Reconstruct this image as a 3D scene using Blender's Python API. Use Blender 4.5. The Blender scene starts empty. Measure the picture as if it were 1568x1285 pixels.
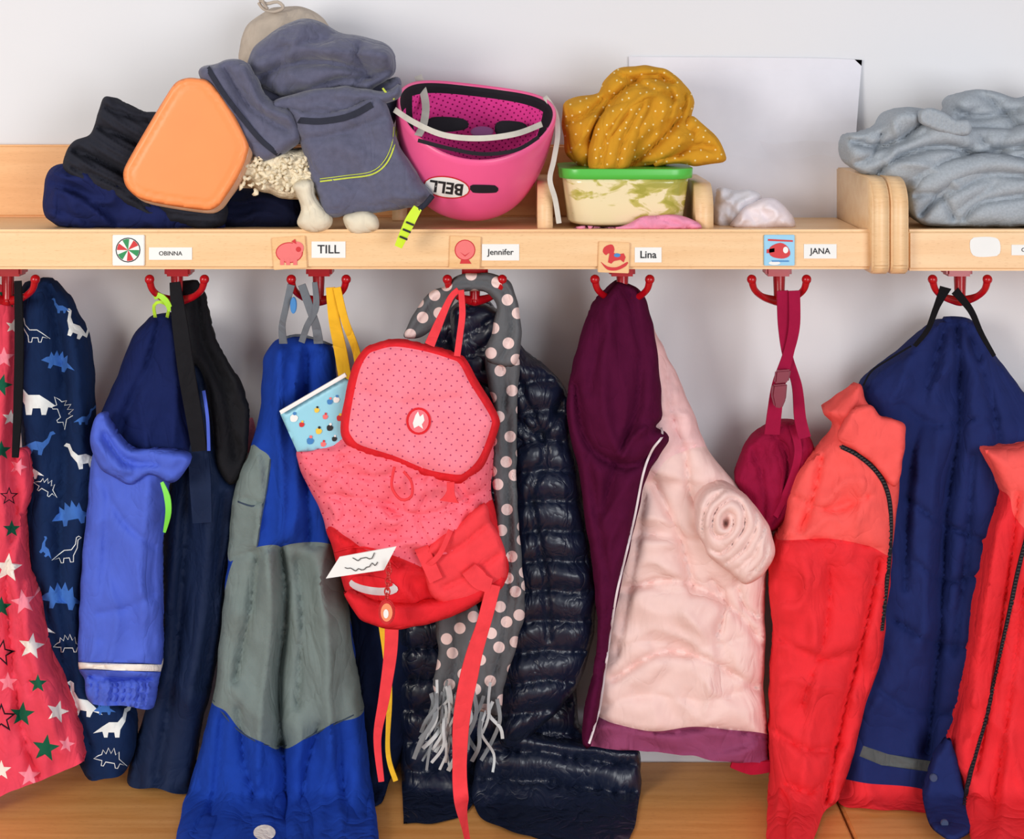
import bpy, bmesh, math, random
import numpy as np
from mathutils import Vector, Matrix, noise
from mathutils.geometry import delaunay_2d_cdt
from mathutils.bvhtree import BVHTree
random.seed(3)
# ---------------------------------------------------------------- frame of reference
D=2.0; F=2220.0; CX=784.0; HY=100.0; CZ=1.36
CAM=Vector((0,-D,CZ))
def W(x,y,d): k=(D-d)/F; return Vector(((x-CX)*k,-d,CZ-(y-HY)*k))
S=bpy.context.scene
try:
    S.view_settings.view_transform='Standard'
except Exception: pass
cam=bpy.data.objects.new('camera',bpy.data.cameras.new('camera')); S.collection.objects.link(cam)
cam.location=CAM; cam.rotation_euler=(math.radians(90),0,0)
cam.data.sensor_width=36; cam.data.lens=36*F/1568; cam.data.shift_y=-(642.5-HY)/1568
S.camera=cam
ZB=CZ-(1165-HY)*D/F
# ---------------------------------------------------------------- materials
def lin(c):
    return tuple(((v/255)/12.92 if v/255<=.04045 else ((v/255+.055)/1.055)**2.4) for v in c)+(1,)
def base_mat(name,rough=.8,spec=.3):
    m=bpy.data.materials.new(name); m.use_nodes=True
    nt=m.node_tree; b=nt.nodes['Principled BSDF']
    b.inputs['Roughness'].default_value=rough
    b.inputs['Specular IOR Level'].default_value=spec
    return m,nt,b
def N(nt,t,**k):
    n=nt.nodes.new(t)
    for a,v in k.items(): setattr(n,a,v)
    return n
def bump(nt,b,src,strength=.3,dist=.001,prev=None):
    bp=N(nt,'ShaderNodeBump'); bp.inputs['Strength'].default_value=strength; bp.inputs['Distance'].default_value=dist
    nt.links.new(src,bp.inputs['Height'])
    if prev: nt.links.new(prev,bp.inputs['Normal'])
    nt.links.new(bp.outputs[0],b.inputs['Normal']); return bp.outputs[0]
def wrinkle(nt,b,tc,amount,scale):
    """soft creases: folded noise, stretched downwards like hanging cloth"""
    mp=N(nt,'ShaderNodeMapping'); mp.inputs['Scale'].default_value=(1,1,.55); nt.links.new(tc.outputs['Object'],mp.inputs[0])
    n=N(nt,'ShaderNodeTexNoise'); n.inputs['Scale'].default_value=scale; n.inputs['Detail'].default_value=3; n.inputs['Roughness'].default_value=.45; n.inputs['Distortion'].default_value=.7
    nt.links.new(mp.outputs[0],n.inputs['Vector'])
    s=N(nt,'ShaderNodeMath',operation='SUBTRACT'); s.inputs[1].default_value=.5; nt.links.new(n.outputs[0],s.inputs[0])
    a=N(nt,'ShaderNodeMath',operation='ABSOLUTE'); nt.links.new(s.outputs[0],a.inputs[0])
    a2=N(nt,'ShaderNodeMath',operation='POWER'); a2.inputs[1].default_value=.8; nt.links.new(a.outputs[0],a2.inputs[0])
    return bump(nt,b,a2.outputs[0],1.0,amount)
def varied(nt,col,var=.06,scale=60,coord='Object'):
    tc=N(nt,'ShaderNodeTexCoord'); n=N(nt,'ShaderNodeTexNoise'); n.inputs['Scale'].default_value=scale; n.inputs['Detail'].default_value=4
    nt.links.new(tc.outputs[coord],n.inputs['Vector'])
    r=N(nt,'ShaderNodeValToRGB'); c=lin(col)
    r.color_ramp.elements[0].position=.3; r.color_ramp.elements[1].position=.7
    r.color_ramp.elements[0].color=tuple(v*(1-var) for v in c[:3])+(1,)
    r.color_ramp.elements[1].color=tuple(min(1,v*(1+var)) for v in c[:3])+(1,)
    nt.links.new(n.outputs[0],r.inputs[0]); return r.outputs[0],tc
def cloth(name,col,rough=.9,spec=.12,var=.07,weave=1400,bs=.35,scale=60,sheen=0.0,wr=.006,ws=26):
    m,nt,b=base_mat(name,rough,spec)
    c,tc=varied(nt,col,var,scale); nt.links.new(c,b.inputs['Base Color'])
    pv=wrinkle(nt,b,tc,wr,ws) if wr else None
    n=N(nt,'ShaderNodeTexNoise'); n.inputs['Scale'].default_value=weave; n.inputs['Detail'].default_value=2
    nt.links.new(tc.outputs['Object'],n.inputs['Vector']); bump(nt,b,n.outputs[0],bs,.0006,pv)
    if sheen: b.inputs['Sheen Weight'].default_value=sheen
    return m
def dots(name,col,dot,period,rad,rnd=0.0,rot=45,rough=.9,bs=.2,wr=.005,ws=26):
    m,nt,b=base_mat(name,rough,.12)
    tc=N(nt,'ShaderNodeTexCoord'); mp=N(nt,'ShaderNodeMapping'); mp.inputs['Rotation'].default_value=(0,0,math.radians(rot))
    mp.inputs['Scale'].default_value=(1/period,)*3
    nt.links.new(tc.outputs['UV'],mp.inputs[0])
    v=N(nt,'ShaderNodeTexVoronoi',voronoi_dimensions='2D'); v.inputs['Scale'].default_value=1; v.inputs['Randomness'].default_value=rnd
    nt.links.new(mp.outputs[0],v.inputs['Vector'])
    lt=N(nt,'ShaderNodeMath',operation='LESS_THAN'); lt.inputs[1].default_value=rad/period
    nt.links.new(v.outputs['Distance'],lt.inputs[0])
    mx=N(nt,'ShaderNodeMix',data_type='RGBA'); nt.links.new(lt.outputs[0],mx.inputs[0])
    c,_=varied(nt,col); nt.links.new(c,mx.inputs[6]); mx.inputs[7].default_value=lin(dot)
    nt.links.new(mx.outputs[2],b.inputs['Base Color'])
    pv=wrinkle(nt,b,tc,wr,ws) if wr else None
    n=N(nt,'ShaderNodeTexNoise'); n.inputs['Scale'].default_value=1200; nt.links.new(tc.outputs['Object'],n.inputs['Vector']); bump(nt,b,n.outputs[0],bs,.0005,pv)
    return m
def wood(name,c1,c2,rough=.4,sc=(2.0,30,30)):
    m,nt,b=base_mat(name,rough,.4)
    tc=N(nt,'ShaderNodeTexCoord'); mp=N(nt,'ShaderNodeMapping'); mp.inputs['Scale'].default_value=sc
    nt.links.new(tc.outputs['Object'],mp.inputs[0])
    n=N(nt,'ShaderNodeTexNoise'); n.inputs['Scale'].default_value=2.2; n.inputs['Detail'].default_value=6; n.inputs['Distortion'].default_value=.6
    nt.links.new(mp.outputs[0],n.inputs['Vector'])
    r=N(nt,'ShaderNodeValToRGB'); r.color_ramp.elements[0].position=.3; r.color_ramp.elements[1].position=.7
    r.color_ramp.elements[0].color=lin(c1); r.color_ramp.elements[1].color=lin(c2)
    nt.links.new(n.outputs[0],r.inputs[0])
    mp2=N(nt,'ShaderNodeMapping'); mp2.inputs['Scale'].default_value=(60,500,500); nt.links.new(tc.outputs['Object'],mp2.inputs[0])
    n2=N(nt,'ShaderNodeTexNoise'); n2.inputs['Scale'].default_value=2; nt.links.new(mp2.outputs[0],n2.inputs['Vector'])
    r2=N(nt,'ShaderNodeValToRGB'); r2.color_ramp.elements[0].position=.28; r2.color_ramp.elements[1].position=.42
    r2.color_ramp.elements[0].color=(.72,.6,.5,1); r2.color_ramp.elements[1].color=(1,1,1,1)
    nt.links.new(n2.outputs[0],r2.inputs[0])
    mx=N(nt,'ShaderNodeMix',data_type='RGBA',blend_type='MULTIPLY'); mx.inputs[0].default_value=.5
    nt.links.new(r.outputs[0],mx.inputs[6]); nt.links.new(r2.outputs[0],mx.inputs[7]); nt.links.new(mx.outputs[2],b.inputs['Base Color'])
    return m
def plastic(name,col,rough=.3,spec=.5,var=.02): 
    m,nt,b=base_mat(name,rough,spec); c,_=varied(nt,col,var,30); nt.links.new(c,b.inputs['Base Color']); return m
M={}
M['wall'],nt,b=base_mat('wall_paint',.9,.1)
c,tc=varied(nt,(226,226,230),.012,3); nt.links.new(c,b.inputs['Base Color'])
n=N(nt,'ShaderNodeTexNoise'); n.inputs['Scale'].default_value=250; nt.links.new(tc.outputs['Object'],n.inputs['Vector']); bump(nt,b,n.outputs[0],.08,.001)
M['beech']=wood('beech',(234,190,140),(243,206,160))
M['beech_back']=wood('beech_back',(228,164,104),(240,182,124))
M['bench']=wood('bench_wood',(210,144,76),(230,168,100),.4)
M['floor']=wood('floor_wood',(150,110,75),(170,130,90),.4)
M['hook']=plastic('hook_red',(180,10,24),.25)
M['paper']=plastic('paper',(228,227,236),.95,.05)
M['white']=plastic('white_card',(238,238,236),.6,.2)
M['black']=cloth('black_cloth',(22,22,26))
M['ink']=plastic('ink',(30,30,34),.7)
# ---------------------------------------------------------------- geometry helpers
def cm(pts,closed=True,step=6):
    P=[np.array(p[:2],float) if (len(p)>2 and p[2]=='c') else (np.array(p[:2],float) if closed else np.array(p,float)) for p in pts]
    C=[len(p)>2 and p[2]=='c' for p in pts]; n=len(P); out=[]
    for i in range(n if closed else n-1):
        p1=P[i]; p2=P[(i+1)%n]
        p0=P[i-1] if (closed or i>0) else p1; p3=P[(i+2)%n] if (closed or i+2<n) else p2
        t1=(p2-p0)*.5*(0 if C[i] else 1); t2=(p3-p1)*.5*(0 if C[(i+1)%n] else 1)
        L=np.linalg.norm((p2-p1)[:2]); k=max(1,int(round(L/step)))
        t1=t1*min(1,1.6*L/(np.linalg.norm(t1[:2])+1e-6)); t2=t2*min(1,1.6*L/(np.linalg.norm(t2[:2])+1e-6))
        for j in range(k):
            t=j/k; a=2*t**3-3*t**2+1; bb=t**3-2*t**2+t; c_=-2*t**3+3*t**2; d_=t**3-t**2
            out.append(a*p1+bb*t1+c_*p2+d_*t2)
    if not closed: out.append(P[-1])
    return np.array(out)
def pip(P,poly):
    x,y=P[:,0],P[:,1]; ins=np.zeros(len(P),bool); j=len(poly)-1
    for i in range(len(poly)):
        xi,yi=poly[i]; xj,yj=poly[j]
        if yi!=yj:
            c=((yi>y)!=(yj>y))&(x<(xj-xi)*(y-yi)/(yj-yi)+xi); ins^=c
        j=i
    return ins
def dist(P,poly,closed=True,skip=None):
    A=poly; B=np.roll(poly,-1,0)
    if not closed: A=A[:-1]; B=B[:-1]
    best=np.full(len(P),1e9)
    for a,bb in zip(A,B):
        ab=bb-a; l=ab@ab
        if l<1e-9: continue
        if skip and a[1]>skip and bb[1]>skip and abs(ab[0])>abs(ab[1]): continue
        t=np.clip(((P-a)@ab)/l,0,1); q=P-(a+t[:,None]*ab); best=np.minimum(best,(q*q).sum(1))
    return np.sqrt(best)
def nz_eval(P,kind,amp,lx,ly,ang,seed):
    a=math.radians(ang); c,s=math.cos(a),math.sin(a)
    u=(P[:,0]*c+P[:,1]*s)/lx; v=(-P[:,0]*s+P[:,1]*c)/ly
    o=np.empty(len(P))
    for i in range(len(P)):
        w=noise.noise((u[i]*.6+9,v[i]*.6,seed+7.3))*.7
        o[i]=noise.noise((u[i]+w,v[i]+w,seed*3.17+.5))
    if kind=='r': o=.45-np.abs(o)*2.2
    if kind=='v': o=np.sqrt(np.abs(o))*1.5-.7
    return o*amp
def link(o,parent=None):
    S.collection.objects.link(o)
    if parent: o.parent=parent
    return o
def empty(name): 
    e=bpy.data.objects.new(name,None); e.empty_display_size=.05; S.collection.objects.link(e); return e
BV={}
def tri(outl,polys,step,jit=.18,seed=0):
    rs=np.random.RandomState(seed)
    mn=outl.min(0); mx=outl.max(0); h=step*.87; G=[]
    r=0; y=mn[1]
    while y<mx[1]:
        xs=np.arange(mn[0]+(step/2 if r%2 else 0),mx[0],step); G+=[(x,y) for x in xs]; y+=h; r+=1
    G=np.array(G) if G else np.zeros((0,2))
    if len(G):
        G=G+rs.uniform(-jit,jit,G.shape)*step
        G=G[pip(G,outl)]
        if len(G): G=G[dist(G,outl)>step*.55]
    vs=[Vector((p[0],-p[1])) for p in G]; ed=[]
    for po in [outl]+polys:
        k=len(vs); vs+=[Vector((p[0],-p[1])) for p in po]; ed+=[(k+i,k+(i+1)%len(po)) for i in range(len(po))]
    v,_,f,_,_,_=delaunay_2d_cdt(vs,ed,[],0,1e-3)
    V=np.array([(p.x,-p.y) for p in v]); f=[list(t) for t in f]
    cen=np.array([V[t].mean(0) for t in f]); ok=pip(cen,outl)
    f=[t for t,o in zip(f,ok) if o]; cen=cen[ok]
    return V,f,cen
def bench_need(y): return np.where(y>1100,D-(CZ-ZB)*F/np.maximum(y-HY,1)+.004,-1)
def drape(y):
    """cloth that reaches the seat is pushed forwards by it"""
    q=D-(CZ-ZB)*F/np.maximum(np.asarray(y,float)-HY,300)-.10
    return .5*(q+np.sqrt(q*q+.03**2))*(np.asarray(y)>900)
def panel(name,pts,mat,d0,bulge=.03,bw=50,back=.012,step=7,regions=(),creases=(),nz=(),fn=None,tilt=None,seed=0,parent=None,smooth=True,hem=None,wig=1.6,bk=.82,flat=False):
    outl=cm(pts,True,step) if smooth else np.array([p[:2] for p in pts],float)
    if wig:
        outl=np.array([(p[0]+wig*1.6*noise.noise((p[0]/26,p[1]/26,seed+.3)),p[1]+wig*1.6*noise.noise((p[0]/26,p[1]/26,seed+5.3))) for p in outl])
    rp=[(cm(r[0],True,step) if (len(r)<3 or r[2]) else np.array(r[0],float),r[1]) for r in regions]
    V,f,cen=tri(outl,[r[0] for r in rp],step,seed=seed)
    mi=np.zeros(len(f),int); mats=[mat]
    for po,m in rp:
        if m not in mats: mats.append(m)
        mi[pip(cen,po)]=mats.index(m)
    used=sorted({i for t in f for i in t}); rm={o:i for i,o in enumerate(used)}; V=V[used]; f=[[rm[i] for i in t] for t in f]
    cnt={}
    for t in f:
        for a,b_ in ((t[0],t[1]),(t[1],t[2]),(t[2],t[0])): k=(min(a,b_),max(a,b_)); cnt[k]=cnt.get(k,0)+1
    bd=set(i for k,c in cnt.items() if c==1 for i in k)
    e=dist(V,outl,True,hem); t=np.clip(e/bw,0,1); prof=np.sqrt(1-(1-t)**2); att=np.clip(e/(min(bw,12)),0,1)
    ex=np.zeros(len(V))
    for k,q in enumerate(nz): ex+=nz_eval(V,*q,seed=seed*1.7+k)
    for cp,amp,w in creases:
        dd=dist(V,cm(cp,False,12),False); ex+=amp*1.15*np.exp(-1.4*(np.sqrt((dd/w)**2+.07)-.265))
    if fn: ex+=fn(V[:,0],V[:,1],e)
    base=np.full(len(V),d0,float)+drape(V[:,1])
    if tilt: base=base+tilt(V[:,0],V[:,1])
    dep=base+bulge*bk*prof+ex*att
    dep=np.maximum(dep,.004)
    nd=bench_need(V[:,1]); dep=np.where(nd>0,.5*(dep+nd+np.sqrt((dep-nd)**2+.008**2)),dep)
    co=[W(V[i,0],V[i,1],dep[i]) for i in range(len(V))]
    n=len(V); bmap={}
    for i in range(n):
        if i in bd: bmap[i]=i
        else:
            bmap[i]=len(co); p=co[i]; co.append(Vector((p.x,-max(.003,min(base[i]-back*prof[i],dep[i]-(.0004 if flat else .002))),p.z)))
    faces=[tuple(x) for x in f]+[tuple(bmap[i] for i in reversed(x)) for x in f]
    me=bpy.data.meshes.new(name); me.from_pydata(co,[],faces)
    for m in mats: me.materials.append(m)
    me.polygons.foreach_set('material_index',list(mi)+list(mi)); me.polygons.foreach_set('use_smooth',[not flat]*len(faces))
    uvl=me.uv_layers.new(name='UV'); inv={v:k for k,v in bmap.items()}
    buf=[]
    for fc in faces:
        for i in fc:
            j=i if i<n else inv[i]; buf+=[V[j,0]/1000,V[j,1]/1000]
    uvl.data.foreach_set('uv',buf); me.update()
    if hem:
        try: me.set_sharp_from_angle(angle=math.radians(80))
        except Exception: pass
    o=link(bpy.data.objects.new(name,me),parent)
    BV[o.name]=BVHTree.FromPolygons(co,faces)
    return o
def hit(o,x,y,dflt=.15):
    os_=o if isinstance(o,(list,tuple)) else [o]; best=None
    for q in os_:
        h=BV[q.name].ray_cast(CAM,(W(x,y,.0)-CAM).normalized())
        if h[0] is not None:
            d=-h[0].y
            if best is None or d>best: best=d
    if best is None:
        for q in os_:
            h=BV[q.name].find_nearest(W(x,y,dflt)); 
            if h[0] is not None and (best is None or -h[0].y>best): best=-h[0].y
    return best
def strip(name,path,width,mat,on=None,off=.002,th=.0015,parent=None,step=6,taper=None):
    """flat webbing strip swept along a path"""
    P=cm(path,False,step)
    if on is not None:
        ds=np.array([hit(on,p[0],p[1]) for p in P])
        for _ in range(2):
            if len(ds)>2: ds[1:-1]=(ds[:-2]+ds[1:-1]*2+ds[2:])/4
        pts=[W(p[0],p[1],d+off) for p,d in zip(P,ds)]
    else: pts=[W(p[0],p[1],max(p[2]+float(drape(p[1])),float(bench_need(np.array([p[1]]))[0])+.004)) for p in P]
    n=len(pts); co=[];uv=[];L=0
    for i,p in enumerate(pts):
        t=(pts[min(n-1,i+1)]-pts[max(0,i-1)]); t=Vector((t.x,0,t.z)); t=t.normalized() if t.length>1e-7 else Vector((0,0,-1))
        w=width if not isinstance(width,(list,tuple)) else np.interp(i/(n-1),np.linspace(0,1,len(width)),width)
        s=Vector((-t.z,0,t.x))*w*.5*(D+p.y)/F
        if i: L+=(p-pts[i-1]).length
        q=Vector((0,-th,0)); m_=Vector((0,-th*1.15,0))
        co+=[p-s,p-s*.96+q,p+m_,p+s*.96+q,p+s]; ww=w/1000
        uv+=[(0+.013,L),(0+.013,L),(ww/2+.013,L),(ww+.013,L),(ww+.013,L)]
    fs=[]
    for i in range(n-1):
        for k in range(5): 
            a=i*5+k; b_=i*5+(k+1)%5; fs.append((a,b_,b_+5,a+5))
    fs+=[(4,3,2,1,0),tuple((n-1)*5+k for k in range(5))]
    me=bpy.data.meshes.new(name); me.from_pydata(co,[],fs); me.materials.append(mat)
    u=me.uv_layers.new(name='UV')
    for l in me.loops: u.data[l.index].uv=uv[l.vertex_index]
    bm=bmesh.new(); bm.from_mesh(me); bmesh.ops.recalc_face_normals(bm,faces=bm.faces); bm.to_mesh(me); bm.free()
    for p in me.polygons: p.use_smooth=True
    try: me.set_sharp_from_angle(angle=math.radians(50))
    except Exception: pass
    o=link(bpy.data.objects.new(name,me),parent); BV[o.name]=BVHTree.FromPolygons(co,[list(f) for f in fs]); return o
def tube(name,path,r,mat,on=None,off=.0,parent=None,step=5,seg=8):
    P=cm(path,False,step)
    if on is not None: pts=[W(p[0],p[1],hit(on,p[0],p[1])+off) for p in P]
    else: pts=[W(*p) for p in P]
    n=len(pts); co=[]; prev=None
    for i,p in enumerate(pts):
        t=(pts[min(n-1,i+1)]-pts[max(0,i-1)]).normalized()
        if prev is None: a=t.orthogonal().normalized()
        else: a=(prev-t*prev.dot(t)).normalized()
        prev=a; b_=t.cross(a)
        rr=r if not isinstance(r,(list,tuple)) else float(np.interp(i/(n-1),np.linspace(0,1,len(r)),r))
        for k in range(seg): th=2*math.pi*k/seg; co.append(p+(a*math.cos(th)+b_*math.sin(th))*rr)
    fs=[(i*seg+k,i*seg+(k+1)%seg,(i+1)*seg+(k+1)%seg,(i+1)*seg+k) for i in range(n-1) for k in range(seg)]
    fs+=[tuple(range(seg))[::-1],tuple((n-1)*seg+k for k in range(seg))]
    me=bpy.data.meshes.new(name); me.from_pydata(co,[],fs); me.materials.append(mat)
    for p in me.polygons: p.use_smooth=True
    o=link(bpy.data.objects.new(name,me),parent); BV[o.name]=BVHTree.FromPolygons(co,[list(f) for f in fs]); return o
def extr(name,pts,df,th,mat,parent=None,smooth=False,bev=.001,step=6):
    o_=cm(pts,True,step) if smooth else pts
    a=[W(p[0],p[1],df) for p in o_]; n=len(a)
    co=a+[Vector((p.x,p.y+th,p.z)) for p in a]
    fs=[tuple(range(n)),tuple(range(2*n-1,n-1,-1))]+[(i,i+n,(i+1)%n+n,(i+1)%n) for i in range(n)]
    me=bpy.data.meshes.new(name); me.from_pydata(co,[],fs); me.materials.append(mat)
    bm=bmesh.new(); bm.from_mesh(me); bmesh.ops.recalc_face_normals(bm,faces=bm.faces)
    if bev: bmesh.ops.bevel(bm,geom=[e for e in bm.edges],offset=bev,segments=2,affect='EDGES',clamp_overlap=True)
    bm.to_mesh(me); bm.free()
    o=link(bpy.data.objects.new(name,me),parent); 
    BV[o.name]=BVHTree.FromPolygons([v.co.copy() for v in me.vertices],[list(p.vertices) for p in me.polygons]); return o
def decal(name,pts,mat,on,off=.0008,parent=None,smooth=True,step=5):
    outl=cm(pts,True,step) if smooth else np.array(pts,float)
    V,f,_=tri(outl,[],step)
    co=[W(v[0],v[1],(hit(on,v[0],v[1]) if not isinstance(on,float) else on)+off) for v in V]
    me=bpy.data.meshes.new(name); me.from_pydata(co,[],[tuple(t) for t in f]); me.materials.append(mat)
    u=me.uv_layers.new(name='UV')
    for l in me.loops: v=V[l.vertex_index]; u.data[l.index].uv=(v[0]/1000,v[1]/1000)
    for p in me.polygons: p.use_smooth=True
    return link(bpy.data.objects.new(name,me),parent)
def ell(cx,cy,rx,ry=None,rot=0,n=20):
    ry=ry or rx; a=math.radians(rot)
    return [(cx+rx*math.cos(t)*math.cos(a)-ry*math.sin(t)*math.sin(a),cy+rx*math.cos(t)*math.sin(a)+ry*math.sin(t)*math.cos(a)) for t in [2*math.pi*i/n for i in range(n)]]
def text(name,s,cx,cy,hpx,mat,d=None,on=None,rot=0,parent=None,off=.0012,sx=1,bold=0):
    c=bpy.data.curves.new(name,'FONT'); c.body=s; c.align_x='CENTER'; c.align_y='CENTER'; c.size=1; c.resolution_u=3; c.offset=bold
    t=bpy.data.objects.new(name,c); S.collection.objects.link(t)
    bpy.context.view_layer.update()
    me=bpy.data.meshes.new_from_object(t); bpy.data.objects.remove(t)
    a=math.radians(rot)
    for v in me.vertices:
        x=v.co.x*hpx/.7*sx; y=-v.co.y*hpx/.7
        X=cx+x*math.cos(a)-y*math.sin(a); Y=cy+x*math.sin(a)+y*math.cos(a)
        dd=d if d is not None else hit(on,X,Y)
        v.co=W(X,Y,dd+off)
    me.materials.clear(); me.materials.append(mat); me.name=name
    return link(bpy.data.objects.new(name,me),parent)
def wbox(name,x0,x1,d0,d1,z0,z1,mat,parent=None,bev=.003):
    bm=bmesh.new(); bmesh.ops.create_cube(bm,size=1)
    for v in bm.verts: v.co=Vector(((x0+x1)/2+v.co.x*(x1-x0),-(d0+d1)/2+v.co.y*(d1-d0),(z0+z1)/2+v.co.z*(z1-z0)))
    if bev: bmesh.ops.bevel(bm,geom=list(bm.edges),offset=bev,segments=3,affect='EDGES')
    me=bpy.data.meshes.new(name); bm.to_mesh(me); bm.free(); me.materials.append(mat)
    o=link(bpy.data.objects.new(name,me),parent); BV[o.name]=BVHTree.FromPolygons([v.co.copy() for v in me.vertices],[list(p.vertices) for p in me.polygons]); return o
# ---------------------------------------------------------------- room
def X(px,d): return (px-CX)*(D-d)/F
def Z(py,d): return CZ-(py-HY)*(D-d)/F
wbox('wall_back',-3,3,-.12,0,0,2.7,M['wall'],bev=0)
wbox('floor',-3,3,-.12,4,-.05,0,M['floor'],bev=0)
bench=empty('bench')
seam=X(1308,.2)
wbox('seat_board_1',-1.4,seam-.0015,.002,.42,ZB-.035,ZB,M['bench'],bench,.003)
wbox('seat_board_2',seam+.0015,1.4,.002,.42,ZB-.035,ZB,M['bench'],bench,.003)
for i,x in enumerate((-1.1,-.1,.9)): wbox('support_%d'%i,x,x+.03,.02,.36,0,ZB-.034,M['bench'],bench,.002)
# ---------------------------------------------------------------- shelf
ZS=Z(352,.205); ZL=Z(413,.205); SH=.205
def side(name,xc,th,zt,zb,df,mat,parent,rt=.03,rb=.012,back=.002):
    pr=[(back,zt),(back,zb)]
    for k in range(7): a=math.radians(90*k/6); pr.append((df-rb+rb*math.sin(a),zb+rb-rb*math.cos(a)))
    for k in range(9): a=math.radians(90*k/8); pr.append((df-rt+rt*math.cos(a),zt-rt+rt*math.sin(a)))
    n=len(pr); co=[Vector((xc-th/2,-d,z)) for d,z in pr]+[Vector((xc+th/2,-d,z)) for d,z in pr]
    fs=[tuple(range(n)),tuple(range(2*n-1,n-1,-1))]+[(i,(i+1)%n,(i+1)%n+n,i+n) for i in range(n)]
    me=bpy.data.meshes.new(name); me.from_pydata(co,[],fs); me.materials.append(mat)
    bm=bmesh.new(); bm.from_mesh(me); bmesh.ops.recalc_face_normals(bm,faces=bm.faces)
    bmesh.ops.bevel(bm,geom=list(bm.edges),offset=.003,segments=3,affect='EDGES',clamp_overlap=True)
    bm.to_mesh(me); bm.free()
    for p in me.polygons: p.use_smooth=True
    return link(bpy.data.objects.new(name,me),parent)
rack=empty('wall_coat_shelf'); xe=X(1349,.215)
wbox('shelf_board',-1.4,xe-.01,.002,.19,ZS-.022,ZS-.004,M['beech'],rack)
lip=wbox('front_rail',-1.4,X(1337,SH),.185,SH,ZL,ZS,M['beech'],rack,.004)
wbox('back_board',-1.4,X(1298,.02),.002,.018,ZS-.004,Z(222,.018),M['beech_back'],rack)
side('end_panel',X(1348,.215),.021,Z(272,.2),Z(421,.215),.22,M['beech'],rack,.035,.014)
zp=CZ-.149
for i,px in enumerate((88,338,600,835,1080)): side('divider_%d'%i,X(px,.19),.019 if i<4 else .022,zp if i>2 else ZS+.04,ZS-.004,.184 if i>2 else .07,M['beech'],rack,.035,.003)
rack2=empty('wall_coat_shelf')
side('end_panel',X(1377,.215),.021,Z(272,.2),Z(421,.215),.22,M['beech'],rack2,.035,.014)
wbox('shelf_board',X(1377,.2)+.01,1.4,.002,.19,ZS-.022,ZS-.004,M['beech'],rack2)
lip2=wbox('front_rail',X(1389,SH),1.4,.185,SH,ZL-.002,ZS,M['beech'],rack2,.004)
wbox('back_board',X(1377,.2)+.01,1.4,.002,.018,ZS-.004,Z(262,.018),M['beech_back'],rack2)
# hooks
for i,hx in enumerate((12,271,488,727,953,1193,1470)):
    e=empty('coat_hook'); dz=.13
    P=[(-42,428,.165),(-38,443,.16),(-26,454,.145),(-8,460,dz),(0,461,dz),(8,460,dz),(26,454,.145),(38,443,.16),(42,428,.165)]
    tube('arms',[(hx+a,b_,c_) for a,b_,c_ in P],[.005,.0042,.0042,.0055,.0065,.0055,.0042,.0042,.005],M['hook'],parent=e,step=3,seg=12)
    for s in(-1,1):
        bm=bmesh.new(); bmesh.ops.create_uvsphere(bm,u_segments=12,v_segments=8,radius=.0062,matrix=Matrix.Translation(W(hx+s*42,428,.165)))
        me=bpy.data.meshes.new('tip'); bm.to_mesh(me); bm.free(); me.materials.append(M['hook']); [setattr(p,'use_smooth',True) for p in me.polygons]; link(bpy.data.objects.new('tip',me),e)
    tube('stem',[(hx,405,.125),(hx,430,.125),(hx,461,dz)],[.0085,.0075,.0065],M['hook'],parent=e,step=4,seg=12)
    extr('mount_plate',[(hx-20,405),(hx+20,405),(hx+20,424),(hx-20,424)],.145,.03,M['hook'],e,bev=.003)
# ---------------------------------------------------------------- labels
def label(x0,y0,x1,y1,s,h,bold=.01):
    e=empty('name_label'); extr('card',[(x0,y0),(x1,y0),(x1,y1),(x0,y1)],SH+.001,.001,M['white'],e,bev=0)
    text('lettering',s,(x0+x1)/2,(y0+y1)/2,h,M['ink'],d=SH+.0012,parent=e,off=.0003,bold=bold)
label(228,379,294,398,'OBINNA',6.5,.005); label(477,370,529,395,'TILL',13); label(738,374,795,399,'Jennifer',9)
label(972,379,1013,402,'Lina',11,.015); label(1231,374,1281,396,'JANA',9); label(1549,375,1610,391,'CHIARA',6)
def tile(x0,y0,x1,y1,m,rot=0):
    e=empty('picture_tile'); cx,cy=(x0+x1)/2,(y0+y1)/2; a=math.radians(rot)
    c=[(x0,y0),(x1,y0),(x1,y1),(x0,y1)]; c=[(cx+(x-cx)*math.cos(a)-(y-cy)*math.sin(a),cy+(x-cx)*math.sin(a)+(y-cy)*math.cos(a)) for x,y in c]
    extr('tile',c,SH+.003,.003,m,e,bev=.0008); return e
def art(e,nm,pts,m,k=1,sm=True): decal(nm,pts,m,SH+.003,.0003*k,e,sm,step=4)
green=plastic('print_green',(30,140,80),.5); redp=plastic('print_red',(205,40,45),.5); pinkp=plastic('print_pink',(235,115,115),.5); bluep=plastic('print_blue',(60,130,195),.5); lblue=plastic('print_light_blue',(150,205,235),.5)
tw=wood('tile_wood',(232,184,128),(240,198,148))
e=tile(172,360,221,407,M['white']); art(e,'ball',ell(196,383,19),M['ink']); art(e,'ball_white',ell(196,383,17.5),M['white'],2)
for k,(a0,m_) in enumerate([(0,green),(60,redp),(120,green),(180,redp),(240,green),(300,redp)]):
    art(e,'segment_%d'%k,[(196,383)]+[(196+17*math.cos(math.radians(a0+t)),383+17*math.sin(math.radians(a0+t))) for t in (0,12,24,36)],m_,3,False)
e=tile(417,363,469,412,tw,-4); art(e,'pig_edge',ell(443,387,21,16),redp); art(e,'pig_body',ell(443,387,19.5,14.5),pinkp,2); art(e,'pig_head',ell(455,380,10),pinkp,3); art(e,'snout',ell(457,382,4),redp,4)
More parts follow.
